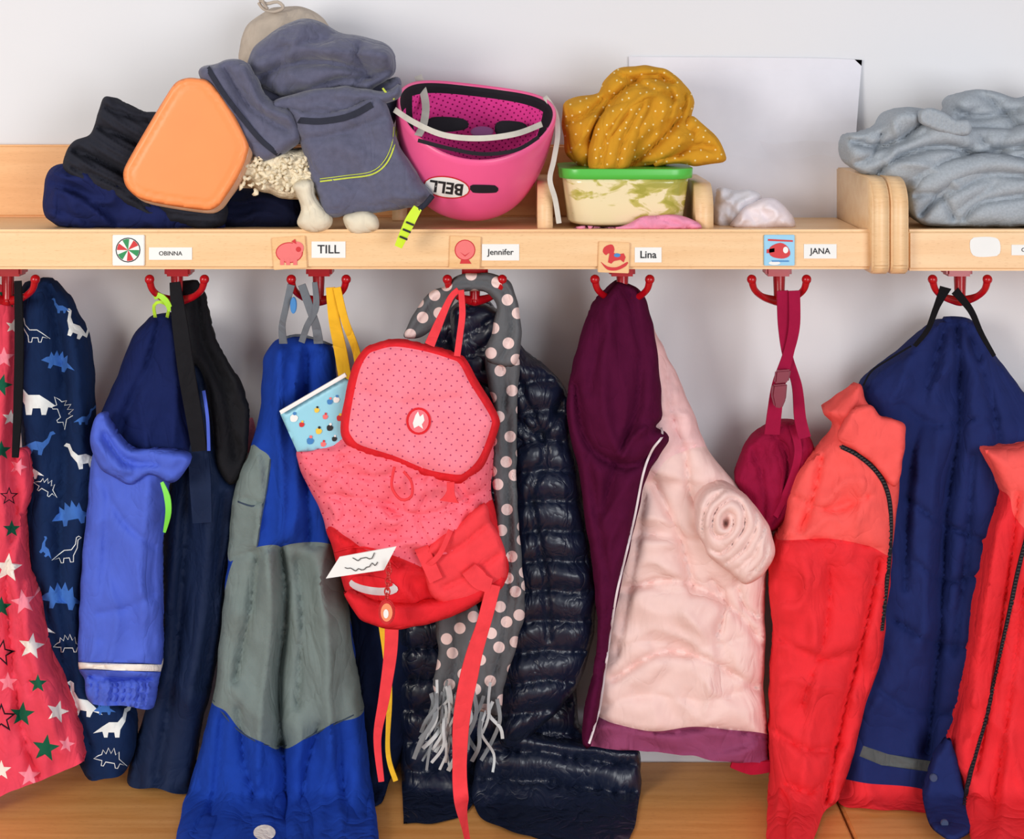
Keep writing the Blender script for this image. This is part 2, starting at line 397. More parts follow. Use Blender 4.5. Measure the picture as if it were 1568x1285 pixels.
for k,x in enumerate((432,441,452)): art(e,'leg_%d'%k,[(x-3,396),(x+3,396),(x+3,406),(x-3,406)],pinkp,3,False)
art(e,'ear',[(446,370),(452,366),(454,374)],redp,4,False)
e=tile(688,362,736,411,tw,2); art(e,'balloon_edge',ell(712,383,16),redp); art(e,'balloon',ell(712,383,14.5),pinkp,2); art(e,'knot',[(706,398),(718,398),(722,404),(704,404)],redp,2,False)
art(e,'smile',[(704,386),(712,391),(720,386),(712,393)],redp,3,False)
e=tile(916,371,964,418,tw,2)
art(e,'horse_head',[(923,386),(925,379),(932,375),(938,375),(941,382),(938,390),(932,388),(928,391)],redp); art(e,'horse_body',[(934,384),(945,390),(955,388),(958,394),(955,402),(950,398),(940,400),(936,404),(931,402)],redp,2,False)
art(e,'rocker',[(920,401),(930,408),(945,409),(961,401),(959,407),(945,414),(930,413)],redp,2); art(e,'saddle',ell(945,391,5,3),bluep,3)
e=tile(1170,360,1217,407,lblue); art(e,'fuselage',[(1180,378),(1195,372),(1206,378),(1210,390),(1200,396),(1184,394),(1178,388)],redp,2); art(e,'tail',[(1174,382),(1186,380),(1186,386),(1174,388)],redp,2,False)
art(e,'cabin',ell(1203,383,4,5),M['white'],3); art(e,'rotor',[(1176,366),(1214,368),(1214,370.5),(1176,369)],redp,2,False); art(e,'cloud',ell(1186,403,9,3),M['white'],2); art(e,'skid',[(1182,399),(1208,399),(1208,401),(1182,401)],bluep,4,False)
st=empty('torn_sticker'); extr('sticker_paper',[(1486,368),(1500,363),(1528,366),(1531,388),(1518,393),(1490,391)],SH+.001,.001,M['white'],st,smooth=True,bev=0)
# ---------------------------------------------------------------- paper on wall
panel('paper_sheet',[(963,87,'c'),(1240,89),(1320,92,'c'),(1312,190),(1302,350,'c'),(1100,352),(966,350,'c')],M['paper'],.0225,0,10,.0003,step=25,tilt=lambda x,y:-.0185*np.clip((225-y)/120,0,1)**.8,wig=0,flat=True)
# ================================================================= SHELF THINGS
navy=cloth('navy_cloth',(30,38,86),wr=.01,ws=22); knit=cloth('black_knit',(44,45,54),.95,.1,wr=0)
panel('navy_sweater',[(66,322),(68,275),(82,255),(110,250),(160,262),(230,300),(300,325),(345,352),(110,352),(80,340)],navy,.13,.05,30,.05,4.5,nz=[('r',.014,70,30,25),('n',.008,30,30,0)],creases=[([(80,280),(130,300),(180,345)],-.01,7),([(75,320),(110,330),(150,350)],-.008,5)],seed=1)
panel('navy_trousers_folded',[(335,300),(360,290),(420,292),(460,300),(462,350),(330,351)],cloth('dark_navy',(16,20,44)),.11,.05,25,.04,5,nz=[('r',.010,60,30,10)],seed=2)
def ribs(x,y,e):
    r=np.hypot((x-330)*.8,(y-60)*1.0); return .0030*np.sin(2*np.pi*r/9.5)
panel('ribbed_knit_scarf',[(160,149),(182,156),(215,170),(244,172),(270,200),(305,250),(345,305),(347,340),(318,351),(280,345),(235,335),(190,312),(150,290),(118,278),(98,260),(100,236),(115,214),(138,205),(150,175)],knit,.15,.05,35,.05,3.6,fn=ribs,
 creases=[([(108,228),(160,250),(215,285),(250,335)],-.030,8),([(150,195),(200,215),(240,240)],-.025,7),([(112,258),(180,285),(230,322)],-.012,5),([(160,165),(200,180),(250,190)],-.018,6)],seed=3)
orange=plastic('orange_plastic',(250,148,86),.4,.4); lb=empty('orange_lunch_box')
lid=[(262,135),(280,121),(302,120),(322,127),(352,165),(378,215),(380,232),(366,268),(345,302),(332,317),(312,322),(225,308),(198,292),(189,272),(194,250)]
panel('lid',lid,orange,.212,.006,9,.004,4.5,parent=lb,fn=lambda x,y,e:-.0012*np.exp(-((e-12)/2.5)**2),wig=0)
m,nt,b=base_mat('clear_orange',.2); b.inputs['Base Color'].default_value=lin((246,195,160)); b.inputs['Transmission Weight'].default_value=.4; b.inputs['Roughness'].default_value=.25
panel('box_body',[(x+6,y+5) for x,y in lid],m,.200,.006,10,.05,6,parent=lb,wig=0)
# plush toy
cream=cloth('cream_plush',(238,224,196),.95,.1,.10,500,.7,200,wr=.004,ws=90)
pt=empty('plush_lamb')
def shag(x,y,e): 
    return np.array([.006*noise.noise((a/9+b_/14,b_/7,3))+.004*noise.noise((a/3.6,b_/4,8)) for a,b_ in zip(x,y)])
panel('body',[(355,262),(375,235),(410,228),(450,222),(480,232),(498,262),(492,300),(455,308),(415,298),(385,288)],cream,.16,.045,25,.04,3,fn=shag,parent=pt,seed=5,wig=4)
cr2=cloth('cream_paw',(226,216,194),.9,.1)
panel('paw_1',[(455,300),(448,285),(462,274),(480,276),(484,300),(505,330),(508,346),(490,356),(470,354),(456,342),(460,322)],cr2,.20,.022,20,.02,4,parent=pt,creases=[([(470,325),(482,310)],-.004,4)])
panel('paw_2',[(525,335),(535,325),(560,323),(577,332),(578,350),(560,359),(538,358)],cr2,.20,.018,20,.02,4,parent=pt)
for k in range(60):
    x=random.uniform(366,480); y=random.uniform(234,292)
    a=random.uniform(.4,2.6); tube('curl_%d'%k,[(x,y,.196),(x+4*math.cos(a),y+5*math.sin(a),.202),(x+9*math.cos(a+.7),y+9*math.sin(a+.7),.196)],[.0022,.0026,.0008],cream,parent=pt,step=3,seg=6)
bh=empty('beige_sun_hat'); beige=cloth('beige_cotton',(188,174,160))
panel('crown',[(370,98),(368,70),(376,42),(398,22),(430,10),(470,14),(500,34),(510,70),(460,110),(400,112)],beige,.09,.055,45,.05,5,nz=[('r',.006,60,60,0)],parent=bh,seed=6)
tube('knot_loop',[(398,0,.12),(408,6,.125),(425,3,.125),(434,12,.125),(420,18,.12),(404,14,.12),(396,4,.12)],.0022,beige,parent=bh)
tube('knot_tail',[(410,14,.125),(402,2,.13),(405,-8,.13)],.002,beige,parent=bh)
# fleece
fl=cloth('grey_fleece',(95,96,118),.98,.05,.10,700,.6,120,.25,wr=.008,ws=18); fl_d=cloth('grey_fleece_tape',(50,52,64)); lime=cloth('lime_thread',(196,208,80)); jk=empty('fleece_jacket')
FN=[('r',.010,80,50,20),('n',.006,35,35,0)]
panel('collar_core',[(380,140),(470,120),(560,130),(612,120),(608,170),(590,200),(500,215),(440,220),(400,200)],fl,.135,.03,30,.06,6,nz=FN,parent=jk,seed=9)
p1=panel('hood_part',[(378,108),(382,82),(405,58),(440,36),(470,28),(500,38),(530,52),(565,58),(596,72),(606,92),(602,115),(575,132),(560,142),(520,136),(480,150),(440,152),(400,136)],fl,.15,.055,32,.05,4.5,nz=FN,parent=jk,seed=10,
 creases=[([(395,120),(440,100),(500,95),(560,110)],-.018,7),([(430,60),(480,75),(540,80),(590,85)],.010,12),([(440,150),(500,128),(570,118)],-.014,6),([(540,135),(560,120),(596,110)],-.014,5),([(400,85),(450,70),(500,60)],-.008,5),([(555,62),(545,85),(560,105)],-.010,5)])
p2=panel('body_fold',[(303,110),(330,98),(350,90),(376,96),(392,120),(410,150),(445,168),(462,200),(455,222),(425,240),(402,249),(380,230),(350,190),(325,150)],fl,.19,.026,18,.03,4.5,nz=[('n',.006,40,40,0)],parent=jk,seed=11,creases=[([(345,105),(380,160),(440,200)],-.012,6),([(375,105),(400,160),(450,185)],.008,8)])
strip('zip_tape',[(318,104),(340,140),(372,182),(400,215),(428,238)],8,fl_d,on=p2,off=.001,parent=jk)
p3=panel('sleeve',[(442,165),(480,170),(525,165),(560,150),(575,140),(592,160),(606,205),(622,240),(645,275),(664,302),(640,315),(600,322),(540,330),(497,331),(487,305),(470,250),(455,205)],fl,.195,.026,22,.04,4.5,nz=[('n',.008,60,60,0),('r',.004,50,30,30)],parent=jk,seed=12,creases=[([(455,215),(520,205),(590,180)],-.007,6),([(500,322),(560,318),(640,308)],-.004,3)])
strip('dark_band',[(446,183),(490,186),(535,178),(570,160)],10,fl_d,on=p3,off=.001,parent=jk)
strip('lime_seam',[(490,278),(530,273),(570,267),(592,250),(604,222),(607,192)],2.4,lime,on=p3,off=.0006,th=.0006,parent=jk)
strip('lime_seam_inner',[(490,274),(529,269),(568,263),(588,247),(600,221),(603,194)],1.2,lime,on=p3,off=.0006,th=.0006,parent=jk)
strip('lime_seam_2',[(586,135,.2),(594,145,.2),(604,152,.2)],3,lime,parent=jk)
p4=panel('fold_between',[(430,150),(480,138),(530,132),(590,140),(612,128),(612,148),(590,160),(560,158),(530,172),(490,180),(450,172),(415,165)],fl,.19,.022,12,.03,4,nz=[('r',.008,50,16,-10)],parent=jk,seed=13)
neon=plastic('neon_tag',(205,235,40),.5)
strip('zip_pull_tape',[(640,318,.235),(630,335,.238),(618,360,.238),(610,378,.236)],[14,17,15,12],neon,parent=jk,th=.003)
for k in range(3): strip('pull_mark_%d'%k,[(622-5*k,340+11*k,.243),(634-5*k,345+11*k,.243)],3,M['ink'],parent=jk,step=4)
tube('zip_slider',[(662,300,.225),(652,312,.23),(640,322,.236)],.0035,fl_d,parent=jk)
# ---------------------------------------------------------------- helmet
hm=empty('bicycle_helmet'); HP=W(728,180,.150)
HM=Matrix.Translation(HP)@Matrix.Rotation(math.radians(7),4,'Y')@Matrix.Rotation(math.radians(27),4,'X')
hp=plastic('helmet_pink',(244,96,152),.3,.45); hb=cloth('helmet_black',(40,37,43),.8,wr=0)
pad=dots('helmet_pad_pink',(248,70,162),(150,20,90),.0075,.0014,0,20,wr=0)
ua,ub,uc=.102,.100,.130
def bowl(th,ph,s=1.0,dz=0):
    cx=math.cos(ph)**.58 if ph<math.pi/2-1e-4 else 0; sz=math.sin(ph)
    rim=.012*math.cos(2*th)*(1-sz)
    x=ua*s*math.cos(th)*cx; y=ub*s*math.sin(th)*cx; z=-uc*s*sz**1.1+rim+dz
    return HM@Vector((x,y,z))
nt_,np_=96,32; 
def bowlmesh(name,s,mats,mf,flip=False):
    co=[];fs=[];mi=[]
    for j in range(np_+1):
        for i in range(nt_): co.append(bowl(2*math.pi*i/nt_,math.pi/2*j/np_*.9995,s))
    for j in range(np_):
        for i in range(nt_):
            q=(j*nt_+i,j*nt_+(i+1)%nt_,(j+1)*nt_+(i+1)%nt_,(j+1)*nt_+i); fs.append(q if flip else q[::-1]); mi.append(mf(2*math.pi*(i+.5)/nt_,(j+.5)/np_))
    fs.append(tuple(np_*nt_+i for i in range(nt_))); mi.append(0)
    me=bpy.data.meshes.new(name); me.from_pydata(co,[],fs); [me.materials.append(m) for m in mats]
    me.polygons.foreach_set('material_index',mi); me.polygons.foreach_set('use_smooth',[True]*len(fs))
    u=me.uv_layers.new(name='UV')
    for l in me.loops:
        v=l.vertex_index; u.data[l.index].uv=((v%nt_)/nt_*.6,(v//nt_)/np_*.18)
    o=link(bpy.data.objects.new(name,me),hm); BV[o.name]=BVHTree.FromPolygons(co,[list(f) for f in fs]); return o
shell=bowlmesh('shell',1,[hp,hb],lambda t,v:0)
def linf(t,v):
    t=t%(2*math.pi)
    if .07<v<.75 and (.45<t<2.69): return 1
    if .14<v<.5 and (2.85<t<3.5 or t<.2 or t>5.9): return 1
    return 0
liner=bowlmesh('liner',.94,[hb,pad],linf,True)
co=[];fs=[]
for i in range(nt_):
    th=2*math.pi*i/nt_
    for s_,dz in((1,0),(.995,.006),(.975,.008),(.955,.005),(.94,0)): co.append(bowl(th,0,s_,dz))
for i in range(nt_):
    for k in range(4): a=i*5+k; b_=((i+1)%nt_)*5+k; fs.append((a,b_,b_+1,a+1))
me=bpy.data.meshes.new('rim'); me.from_pydata(co,[],fs); me.materials.append(hp); me.materials.append(hb)
for k,p in enumerate(me.polygons): p.use_smooth=True; p.material_index=0 if k%4<3 else 1
rim=link(bpy.data.objects.new('rim',me),hm)
decal('vent_slot',[(720,285),(724,283),(758,284),(763,288),(760,295),(724,295)],hb,shell,.0008,hm)
decal('badge_edge',ell(684,287,36,17,8),redp,shell,.0008,hm); decal('badge',ell(684,287,34,15,8),M['white'],shell,.0012,hm)
text('badge_lettering','BELL',684,287,17,M['ink'],on=shell,rot=188,parent=hm,off=.0018,sx=1.05,bold=.03)
stw=cloth('strap_white',(205,200,190),wr=0)
strip('strap_1',[(604,168,.20),(635,188,.235),(680,207,.252),(735,212,.255),(790,205,.245),(830,190,.20)],9,stw,parent=hm)
strip('strap_2',[(640,116,.085),(648,140,.095),(652,165,.11),(648,192,.16),(640,208,.23)],12,stw,parent=hm)
strip('strap_3',[(834,148,.11),(850,172,.14),(854,205,.17),(848,245,.18),(842,275,.19),(850,305,.19),(856,342,.19)],8,stw,parent=hm)
strip('dark_strap',[(640,215,.242),(690,228,.254),(740,236,.258),(790,230,.252),(825,210,.22)],6,hb,parent=hm)
for k,(x,y,r) in enumerate(((684,190,26),(782,196,20))):
    extr('pad_%d'%k,[(x-r,y-9),(x+r,y-7),(x+r+4,y+8),(x-r,y+12)],.115,.02,hb,hm,smooth=True,bev=.003)
extr('dial',ell(738,202,18,8),.125,.02,plastic('dial_purple',(120,50,110),.4),hm,smooth=True,bev=.002)
# ---------------------------------------------------------------- food box + scarf
fb=empty('food_container')
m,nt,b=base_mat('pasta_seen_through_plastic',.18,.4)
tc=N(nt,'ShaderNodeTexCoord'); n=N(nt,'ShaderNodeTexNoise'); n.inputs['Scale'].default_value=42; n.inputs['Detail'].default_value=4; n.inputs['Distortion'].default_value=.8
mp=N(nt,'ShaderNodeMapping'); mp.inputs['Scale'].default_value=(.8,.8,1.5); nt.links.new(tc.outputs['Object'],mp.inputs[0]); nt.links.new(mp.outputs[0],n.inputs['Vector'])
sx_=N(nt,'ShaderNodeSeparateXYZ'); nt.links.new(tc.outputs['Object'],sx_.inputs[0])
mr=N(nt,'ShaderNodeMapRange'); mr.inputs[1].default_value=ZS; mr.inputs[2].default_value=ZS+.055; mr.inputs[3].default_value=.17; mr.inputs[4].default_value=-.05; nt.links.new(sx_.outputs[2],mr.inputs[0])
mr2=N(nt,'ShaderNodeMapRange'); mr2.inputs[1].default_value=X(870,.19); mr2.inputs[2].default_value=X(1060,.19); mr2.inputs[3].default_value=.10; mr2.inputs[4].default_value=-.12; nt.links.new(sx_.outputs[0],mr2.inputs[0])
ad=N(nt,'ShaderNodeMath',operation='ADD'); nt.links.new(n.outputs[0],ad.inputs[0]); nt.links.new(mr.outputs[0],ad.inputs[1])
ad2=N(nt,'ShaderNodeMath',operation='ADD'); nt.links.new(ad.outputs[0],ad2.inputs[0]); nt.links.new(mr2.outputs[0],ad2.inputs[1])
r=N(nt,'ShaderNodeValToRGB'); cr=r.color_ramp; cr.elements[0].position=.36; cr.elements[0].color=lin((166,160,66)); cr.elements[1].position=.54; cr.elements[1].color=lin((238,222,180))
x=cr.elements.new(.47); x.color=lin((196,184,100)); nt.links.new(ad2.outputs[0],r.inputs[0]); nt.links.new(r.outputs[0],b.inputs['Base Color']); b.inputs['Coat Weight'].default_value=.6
def rbox(name,cx,cz0,cz1,w0,w1,dc,dd0,dd1,rad,mat,parent,seg=8):
    def ring(w,dd,z,r_):
        out=[]
        for q,(sx,sy) in enumerate(((1,1),(-1,1),(-1,-1),(1,-1))):
            for k in range(seg+1):
                a=math.pi/2*(q+k/seg); out.append(Vector((cx+sx*(w/2-r_)+r_*math.cos(a),-dc+sy*(dd/2-r_)+r_*math.sin(a),z)))
        return out
    R=[]; ks=[(0,.9),(.04,.96),(.1,1)]+[(t,1) for t in(.5,.9)]+[(1,.995)]
    for t,s in ks: R.append(ring((w0+(w1-w0)*t)*s,(dd0+(dd1-dd0)*t)*s,cz0+(cz1-cz0)*t,rad))
    n=len(R[0]); co=[p for q in R for p in q]; fs=[(j*n+i,j*n+(i+1)%n,(j+1)*n+(i+1)%n,(j+1)*n+i) for j in range(len(R)-1) for i in range(n)]
    fs+=[tuple(range(n))[::-1],tuple((len(R)-1)*n+i for i in range(n))]
    me=bpy.data.meshes.new(name); me.from_pydata(co,[],fs); me.materials.append(mat)
    for p in me.polygons: p.use_smooth=len(p.vertices)==4
    return link(bpy.data.objects.new(name,me),parent)
cx=X(960,.18); rbox('tub',cx,ZS+.002,Z(274,.19),.146,.160,.125,.11,.125,.03,m,fb)
gl=plastic('lid_green',(84,190,72),.3); rbox('lid',cx,Z(276,.19),Z(259,.19),.168,.170,.125,.13,.132,.03,gl,fb)
pk=cloth('pink_cloth',(238,150,180)); panel('pink_cloth_napkin',[(878,350),(890,345),(930,348),(965,342),(990,331),(1030,330),(1068,340),(1070,350),(960,352)],pk,.19,.010,10,.01,4,nz=[('r',.006,20,10,0)],seed=20)
must=dots('mustard_dotted',(204,146,40),(236,212,150),.0150,.0014,.75,15,wr=.006,ws=22)
sc=empty('mustard_dotted_scarf')
panel('bundle',[(862,170),(866,156),(885,148),(915,142),(925,122),(948,106),(985,101),(1022,108),(1050,130),(1062,152),(1060,185),(1075,205),(1068,235),(1020,252),(960,262),(905,262),(870,240),(862,205)],must,.12,.07,50,.06,4,parent=sc,seed=21,
 nz=[('r',.008,60,25,-40)],creases=[([(905,255),(912,200),(935,155),(985,118),(1030,125)],-.022,6),([(925,258),(935,205),(965,160),(1010,140)],.010,9),([(865,190),(900,175),(925,150)],-.016,6),([(960,255),(1000,225),(1040,180),(1052,135)],-.020,6),([(1000,250),(1035,225),(1062,190)],.008,7),([(880,230),(900,200),(908,180)],.006,6),([(940,112),(975,125),(1030,150)],-.012,5),([(1010,110),(1030,150),(1020,190)],-.010,5)])
panel('corner',[(1000,252),(1030,215),(1055,180),(1075,188),(1098,212),(1112,236),(1108,247),(1070,254),(1035,250)],must,.15,.020,14,.03,4,parent=sc,seed=22,creases=[([(1020,245),(1060,225),(1095,228)],-.010,5),([(1040,240),(1060,205),(1075,192)],-.008,4)])
panel('front_wrap',[(905,262),(903,220),(915,185),(940,160),(985,140),(1000,150),(985,200),(970,240),(955,263)],must,.165,.03,24,.03,4,parent=sc,seed=23,creases=[([(920,255),(930,210),(960,175)],-.008,5),([(945,258),(955,215),(985,160)],-.008,4)])
tis=plastic('thin_plastic_bag',(226,222,228),.4,.3)
tp=empty('crumpled_plastic_bag')
panel('bag_part_1',[(1095,350),(1096,305),(1104,288),(1125,291),(1150,290),(1168,303),(1165,330),(1150,351)],tis,.10,.035,25,.03,3.5,nz=[('r',.008,30,24,20),('r',.003,12,9,50)],seed=24,parent=tp)
panel('bag_part_2',[(1122,351),(1130,330),(1150,312),(1175,304),(1200,313),(1215,333),(1213,351)],plastic('thin_plastic_bag_pink',(232,220,226),.4,.3),.13,.03,25,.03,3.5,nz=[('r',.007,34,24,-20),('r',.003,12,9,10)],seed=25,parent=tp)
# grey sweatpants
gr=cloth('grey_jersey',(164,171,179),.98,.05,.10,900,.5,350,wr=.004,ws=20); gp=empty('grey_sweatpants')
GN=[('v',.016,120,60,-30),('n',.008,60,60,0)]
panel('back_pile',[(1440,200),(1455,160),(1470,142),(1515,138),(1560,150),(1640,150),(1660,345),(1500,346),(1440,330)],gr,.10,.05,35,.05,4.5,nz=GN,parent=gp,seed=30,creases=[([(1455,165),(1490,180),(1560,170)],-.020,7),([(1500,142),(1530,165),(1568,200)],-.018,7)])
panel('main_pile',[(1294,222),(1300,207),(1330,200),(1350,190),(1370,168),(1405,164),(1440,172),(1480,192),(1540,196),(1640,190),(1660,345),(1560,347),(1430,347),(1402,335),(1392,305),(1380,287),(1345,275),(1312,262),(1297,245)],gr,.135,.050,22,.05,4,nz=GN,parent=gp,seed=31,
 creases=[([(1300,215),(1345,225),(1385,210),(1420,180)],-.024,6),([(1340,270),(1380,240),(1450,225),(1520,250)],-.024,6),([(1400,330),(1440,280),(1500,240),(1568,225)],-.026,7),([(1470,345),(1510,300),(1568,270)],-.022,6),([(1360,250),(1420,255),(1470,290),(1480,340)],.010,11),([(1365,185),(1375,215),(1360,255)],.008,9),([(1310,250),(1335,240),(1350,205)],-.012,4),([(1405,310),(1450,320),(1500,345)],-.014,5),([(1500,210),(1530,235),(1568,240)],-.012,5)])
panel('waistband',[(1408,172),(1430,165),(1462,183),(1482,186),(1488,200),(1475,208),(1440,202),(1412,190)],gr,.180,.008,7,.02,3,parent=gp,fn=lambda x,y,e:.0015*np.sin(x*.9),seed=32)
panel('trouser_leg',[(1392,300),(1420,262),(1470,240),(1530,236),(1600,246),(1660,250),(1660,344),(1560,347),(1440,347),(1408,338)],gr,.165,.03,18,.03,4,parent=gp,seed=33,nz=[('v',.012,110,50,-25)],creases=[([(1410,330),(1450,290),(1510,268),(1568,270)],-.016,6),([(1470,345),(1500,312),(1568,300)],-.014,6),([(1400,300),(1440,300),(1460,335)],-.010,5)])
# ================================================================= HANGING CLOTHES
def star(cx,cy,r,rot=0): return [(cx+(r if k%2==0 else r*.42)*math.sin(math.radians(rot+36*k)),cy-(r if k%2==0 else r*.42)*math.cos(math.radians(rot+36*k))) for k in range(10)]
sr=cloth('star_red',(226,70,92)); swh=cloth('print_white',(238,230,222)); sgr=cloth('print_dark_green',(25,95,70)); spk=cloth('print_soft_pink',(243,140,158)); sbk=cloth('print_black',(45,25,35))
R=[]
for x,y,r,k,ro in [(12,455,18,'g',10),(6,548,17,'p',0),(2,590,18,'g',15),(2,690,16,'g',0),(28,715,14,'p',20),(14,760,15,'o',0),(12,870,23,'w',5),(36,922,20,'p',-10),(2,930,17,'g',0),(48,990,21,'w',8),(2,1000,22,'o',10),(12,1045,16,'p',0),(58,1047,15,'g',0),(88,1090,18,'w',15),(34,1094,20,'g',5),(2,1100,24,'o',0),(70,1146,22,'g',8),(45,1188,18,'p',0),(102,1140,13,'p',10),(2,1180,16,'w',0),(-35,900,20,'w',0),(-30,1050,20,'g',0),(-30,500,20,'w',0),(18,810,14,'g',0),(20,500,12,'w',12),(16,640,13,'w',5)]:
    if k=='o': R+=[(star(x,y,r,ro),sbk,0),(star(x,y,r*.72,ro),sr,0)]
    else: R.append((star(x,y,r,ro),{'g':sgr,'p':spk,'w':swh}[k],0))
panel('star_print_jacket',[(-70,445),(0,437),(20,437),(25,520),(22,600),(20,680),(42,692),(46,740),(36,800),(40,860),(58,930),(72,1000),(105,1075),(130,1165,'c'),(75,1190),(20,1210),(-70,1225)],sr,.11,.03,35,.03,6,R,
 [([(20,690),(25,780),(10,900),(30,1100),(60,1190)],-.014,8),([(-5,700),(15,850),(50,1010),(95,1150)],.010,14),([(40,870),(30,960),(50,1060)],-.008,6)],[('r',.010,40,220,8)],seed=40,hem=1150)
dn=cloth('dino_navy',(20,40,78)); dw=cloth('dino_white',(232,238,238)); db=cloth('dino_blue',(64,112,190))
SA=[(-1,-.9),(-.8,-1.05),(-.6,-.95),(-.5,-.5),(-.2,-.15),(.3,-.15),(.7,.1),(1.25,.5),(.7,.4),(.6,.75),(.4,.75),(.35,.45),(0,.45),(-.05,.75),(-.3,.75),(-.35,.3),(-.65,-.2),(-.75,-.75)]
SG=[(-1.2,.3),(-.9,0),(-.7,-.1),(-.65,-.45),(-.4,-.2),(-.3,-.65),(-.05,-.3),(.1,-.7),(.3,-.25),(.5,-.5),(.6,0),(1.25,.4),(.7,.35),(.6,.7),(.4,.7),(.3,.4),(-.3,.4),(-.4,.7),(-.6,.7),(-.6,.35)]
def shp(Q,cx,cy,s,rot=0,fl=1):
    a=math.radians(rot); return [(cx+s*(fl*x*math.cos(a)-y*math.sin(a)),cy+s*(fl*x*math.sin(a)+y*math.cos(a))) for x,y in Q]
R=[]
for Q,x,y,s,k,ro,f in [(SA,50,508,22,'o',0,1),(SG,90,552,22,'b',15,1),(SA,115,500,22,'w',20,1),(SA,50,610,34,'w',0,1),(SG,98,630,22,'o',70,1),(SA,60,680,22,'b',10,-1),(SA,125,700,24,'w',-10,1),(SG,110,785,27,'b',-10,1),(SG,72,745,18,'o',30,1),(SA,105,845,22,'o',-5,-1),(SG,95,912,30,'b',5,1),(SA,70,840,14,'b',40,1),(SA,60,960,20,'w',0,1),(SG,105,985,20,'o',0,1),(SA,125,1075,28,'w',10,1),(SA,175,1110,26,'w',0,-1),(SG,170,1160,22,'o',10,1),(SG,160,1085,14,'b',0,1),(SA,92,470,13,'b',0,1),(SA,130,640,14,'b',0,-1),(SA,45,720,18,'w',0,1),(SA,110,1120,14,'b',0,1)]:
    po=shp(Q,x,y,s,ro,f)
    if k=='o':
        R+=[(po,dw,0)]; P=np.array(po); nn=len(P); inn=[]
        for i in range(nn):
            t=P[(i+1)%nn]-P[i-1]; nrm=np.array([-t[1],t[0]])/(np.linalg.norm(t)+1e-6); inn.append(tuple(P[i]+nrm*1.3*f))
        R.append((inn,dn,0))
    else: R.append((po,{'w':dw,'b':db}[k],0))
panel('dinosaur_print_trousers',[(34,440),(55,430),(72,425),(95,445),(118,485),(134,515),(138,570),(143,640),(150,700),(152,770),(138,830),(128,900),(126,990),(150,1055),(190,1080),(206,1100),(205,1150),(190,1185),(160,1194),(130,1188),(105,1120),(75,1020),(52,930),(38,830),(34,700),(26,600),(28,500)],dn,.075,.035,35,.03,6,R,
 [([(75,440),(95,560),(100,700),(90,860),(110,1040)],-.012,9),([(110,520),(125,640),(118,760)],.008,12),([(60,900),(90,1000),(140,1150)],-.010,7),([(130,700),(110,740),(60,760)],-.006,6)],[('r',.009,45,160,-3)],seed=41,hem=1170)
strip('black_suspender_strap',[(28,430,.15),(30,520,.155),(28,620,.155),(24,700,.15)],[11,14,14,10],M['black'],th=.003)
# --- rain jacket
rj=empty('blue_rain_jacket'); rb=cloth('rain_blue',(76,100,204),.7,.2,.04,300,.1,wr=.006,ws=20); rn=cloth('rain_lining_navy',(22,34,84),.85)
panel('hood',[(225,488),(243,480),(262,482),(278,510),(290,560),(296,640),(296,705),(260,712),(220,712),(175,700),(148,668),(150,640),(168,600),(186,560),(204,515)],rn,.085,.045,40,.03,5.5,creases=[([(245,490),(225,560),(190,640),(180,690)],-.014,10),([(262,500),(270,600),(262,700)],.008,12),([(235,500),(215,600),(228,700)],.006,9)],nz=[('r',.008,60,120,15)],parent=rj,seed=42)
sl=panel('sleeve',[(146,690),(200,705),(250,712),(258,745),(250,810),(247,900),(248,980),(247,1020),(240,1050),(238,1078),(228,1086),(190,1082),(150,1080),(134,1070),(130,1040),(119,1018),(121,960),(126,870),(134,780)],rb,.115,.035,38,.03,5,
 [([(110,1014),(260,1018),(260,1029),(110,1025)],swh,0)],
 [([(130,1036),(190,1040),(240,1038)],-.012,4),([(165,740),(160,860),(150,980)],-.006,9),([(225,760),(215,880),(222,1000)],.005,12),([(150,730),(190,800),(240,840)],-.006,7),([(250,900),(200,930),(150,940)],-.004,6)],[('r',.008,50,120,-5)],fn=lambda x,y,e:np.where(y>1042,.0040*np.sin(x*.62+np.sin(y*.1)),0),parent=rj,seed=43,hem=1074)
cl=panel('collar',[(139,672),(146,640),(158,632),(172,655),(196,685),(225,688),(262,690),(291,702),(285,722),(262,738),(228,728),(198,742),(168,728),(145,705)],rb,.145,.016,12,.02,4.5,creases=[([(160,665),(190,705),(240,712)],-.008,5),([(150,680),(175,715),(200,722)],.005,6)],nz=[('r',.005,30,30,0)],parent=rj,seed=44)
strip('lime_zip_flap',[(248,738,.165),(256,760,.168),(258,785,.168),(252,815,.16)],[5,10,9,4],plastic('lime_edge',(120,220,70),.5),parent=rj)
strip('hanger_loop',[(238,486,.125),(236,468,.14),(246,462,.145),(258,470,.14),(256,486,.125)],5,plastic('lime_loop',(190,240,60),.5),parent=rj)
strip('lime_clip',[(236,455,.15),(243,452,.155),(254,460,.155),(262,476,.15)],9,plastic('lime_loop2',(170,230,60),.5),parent=rj)
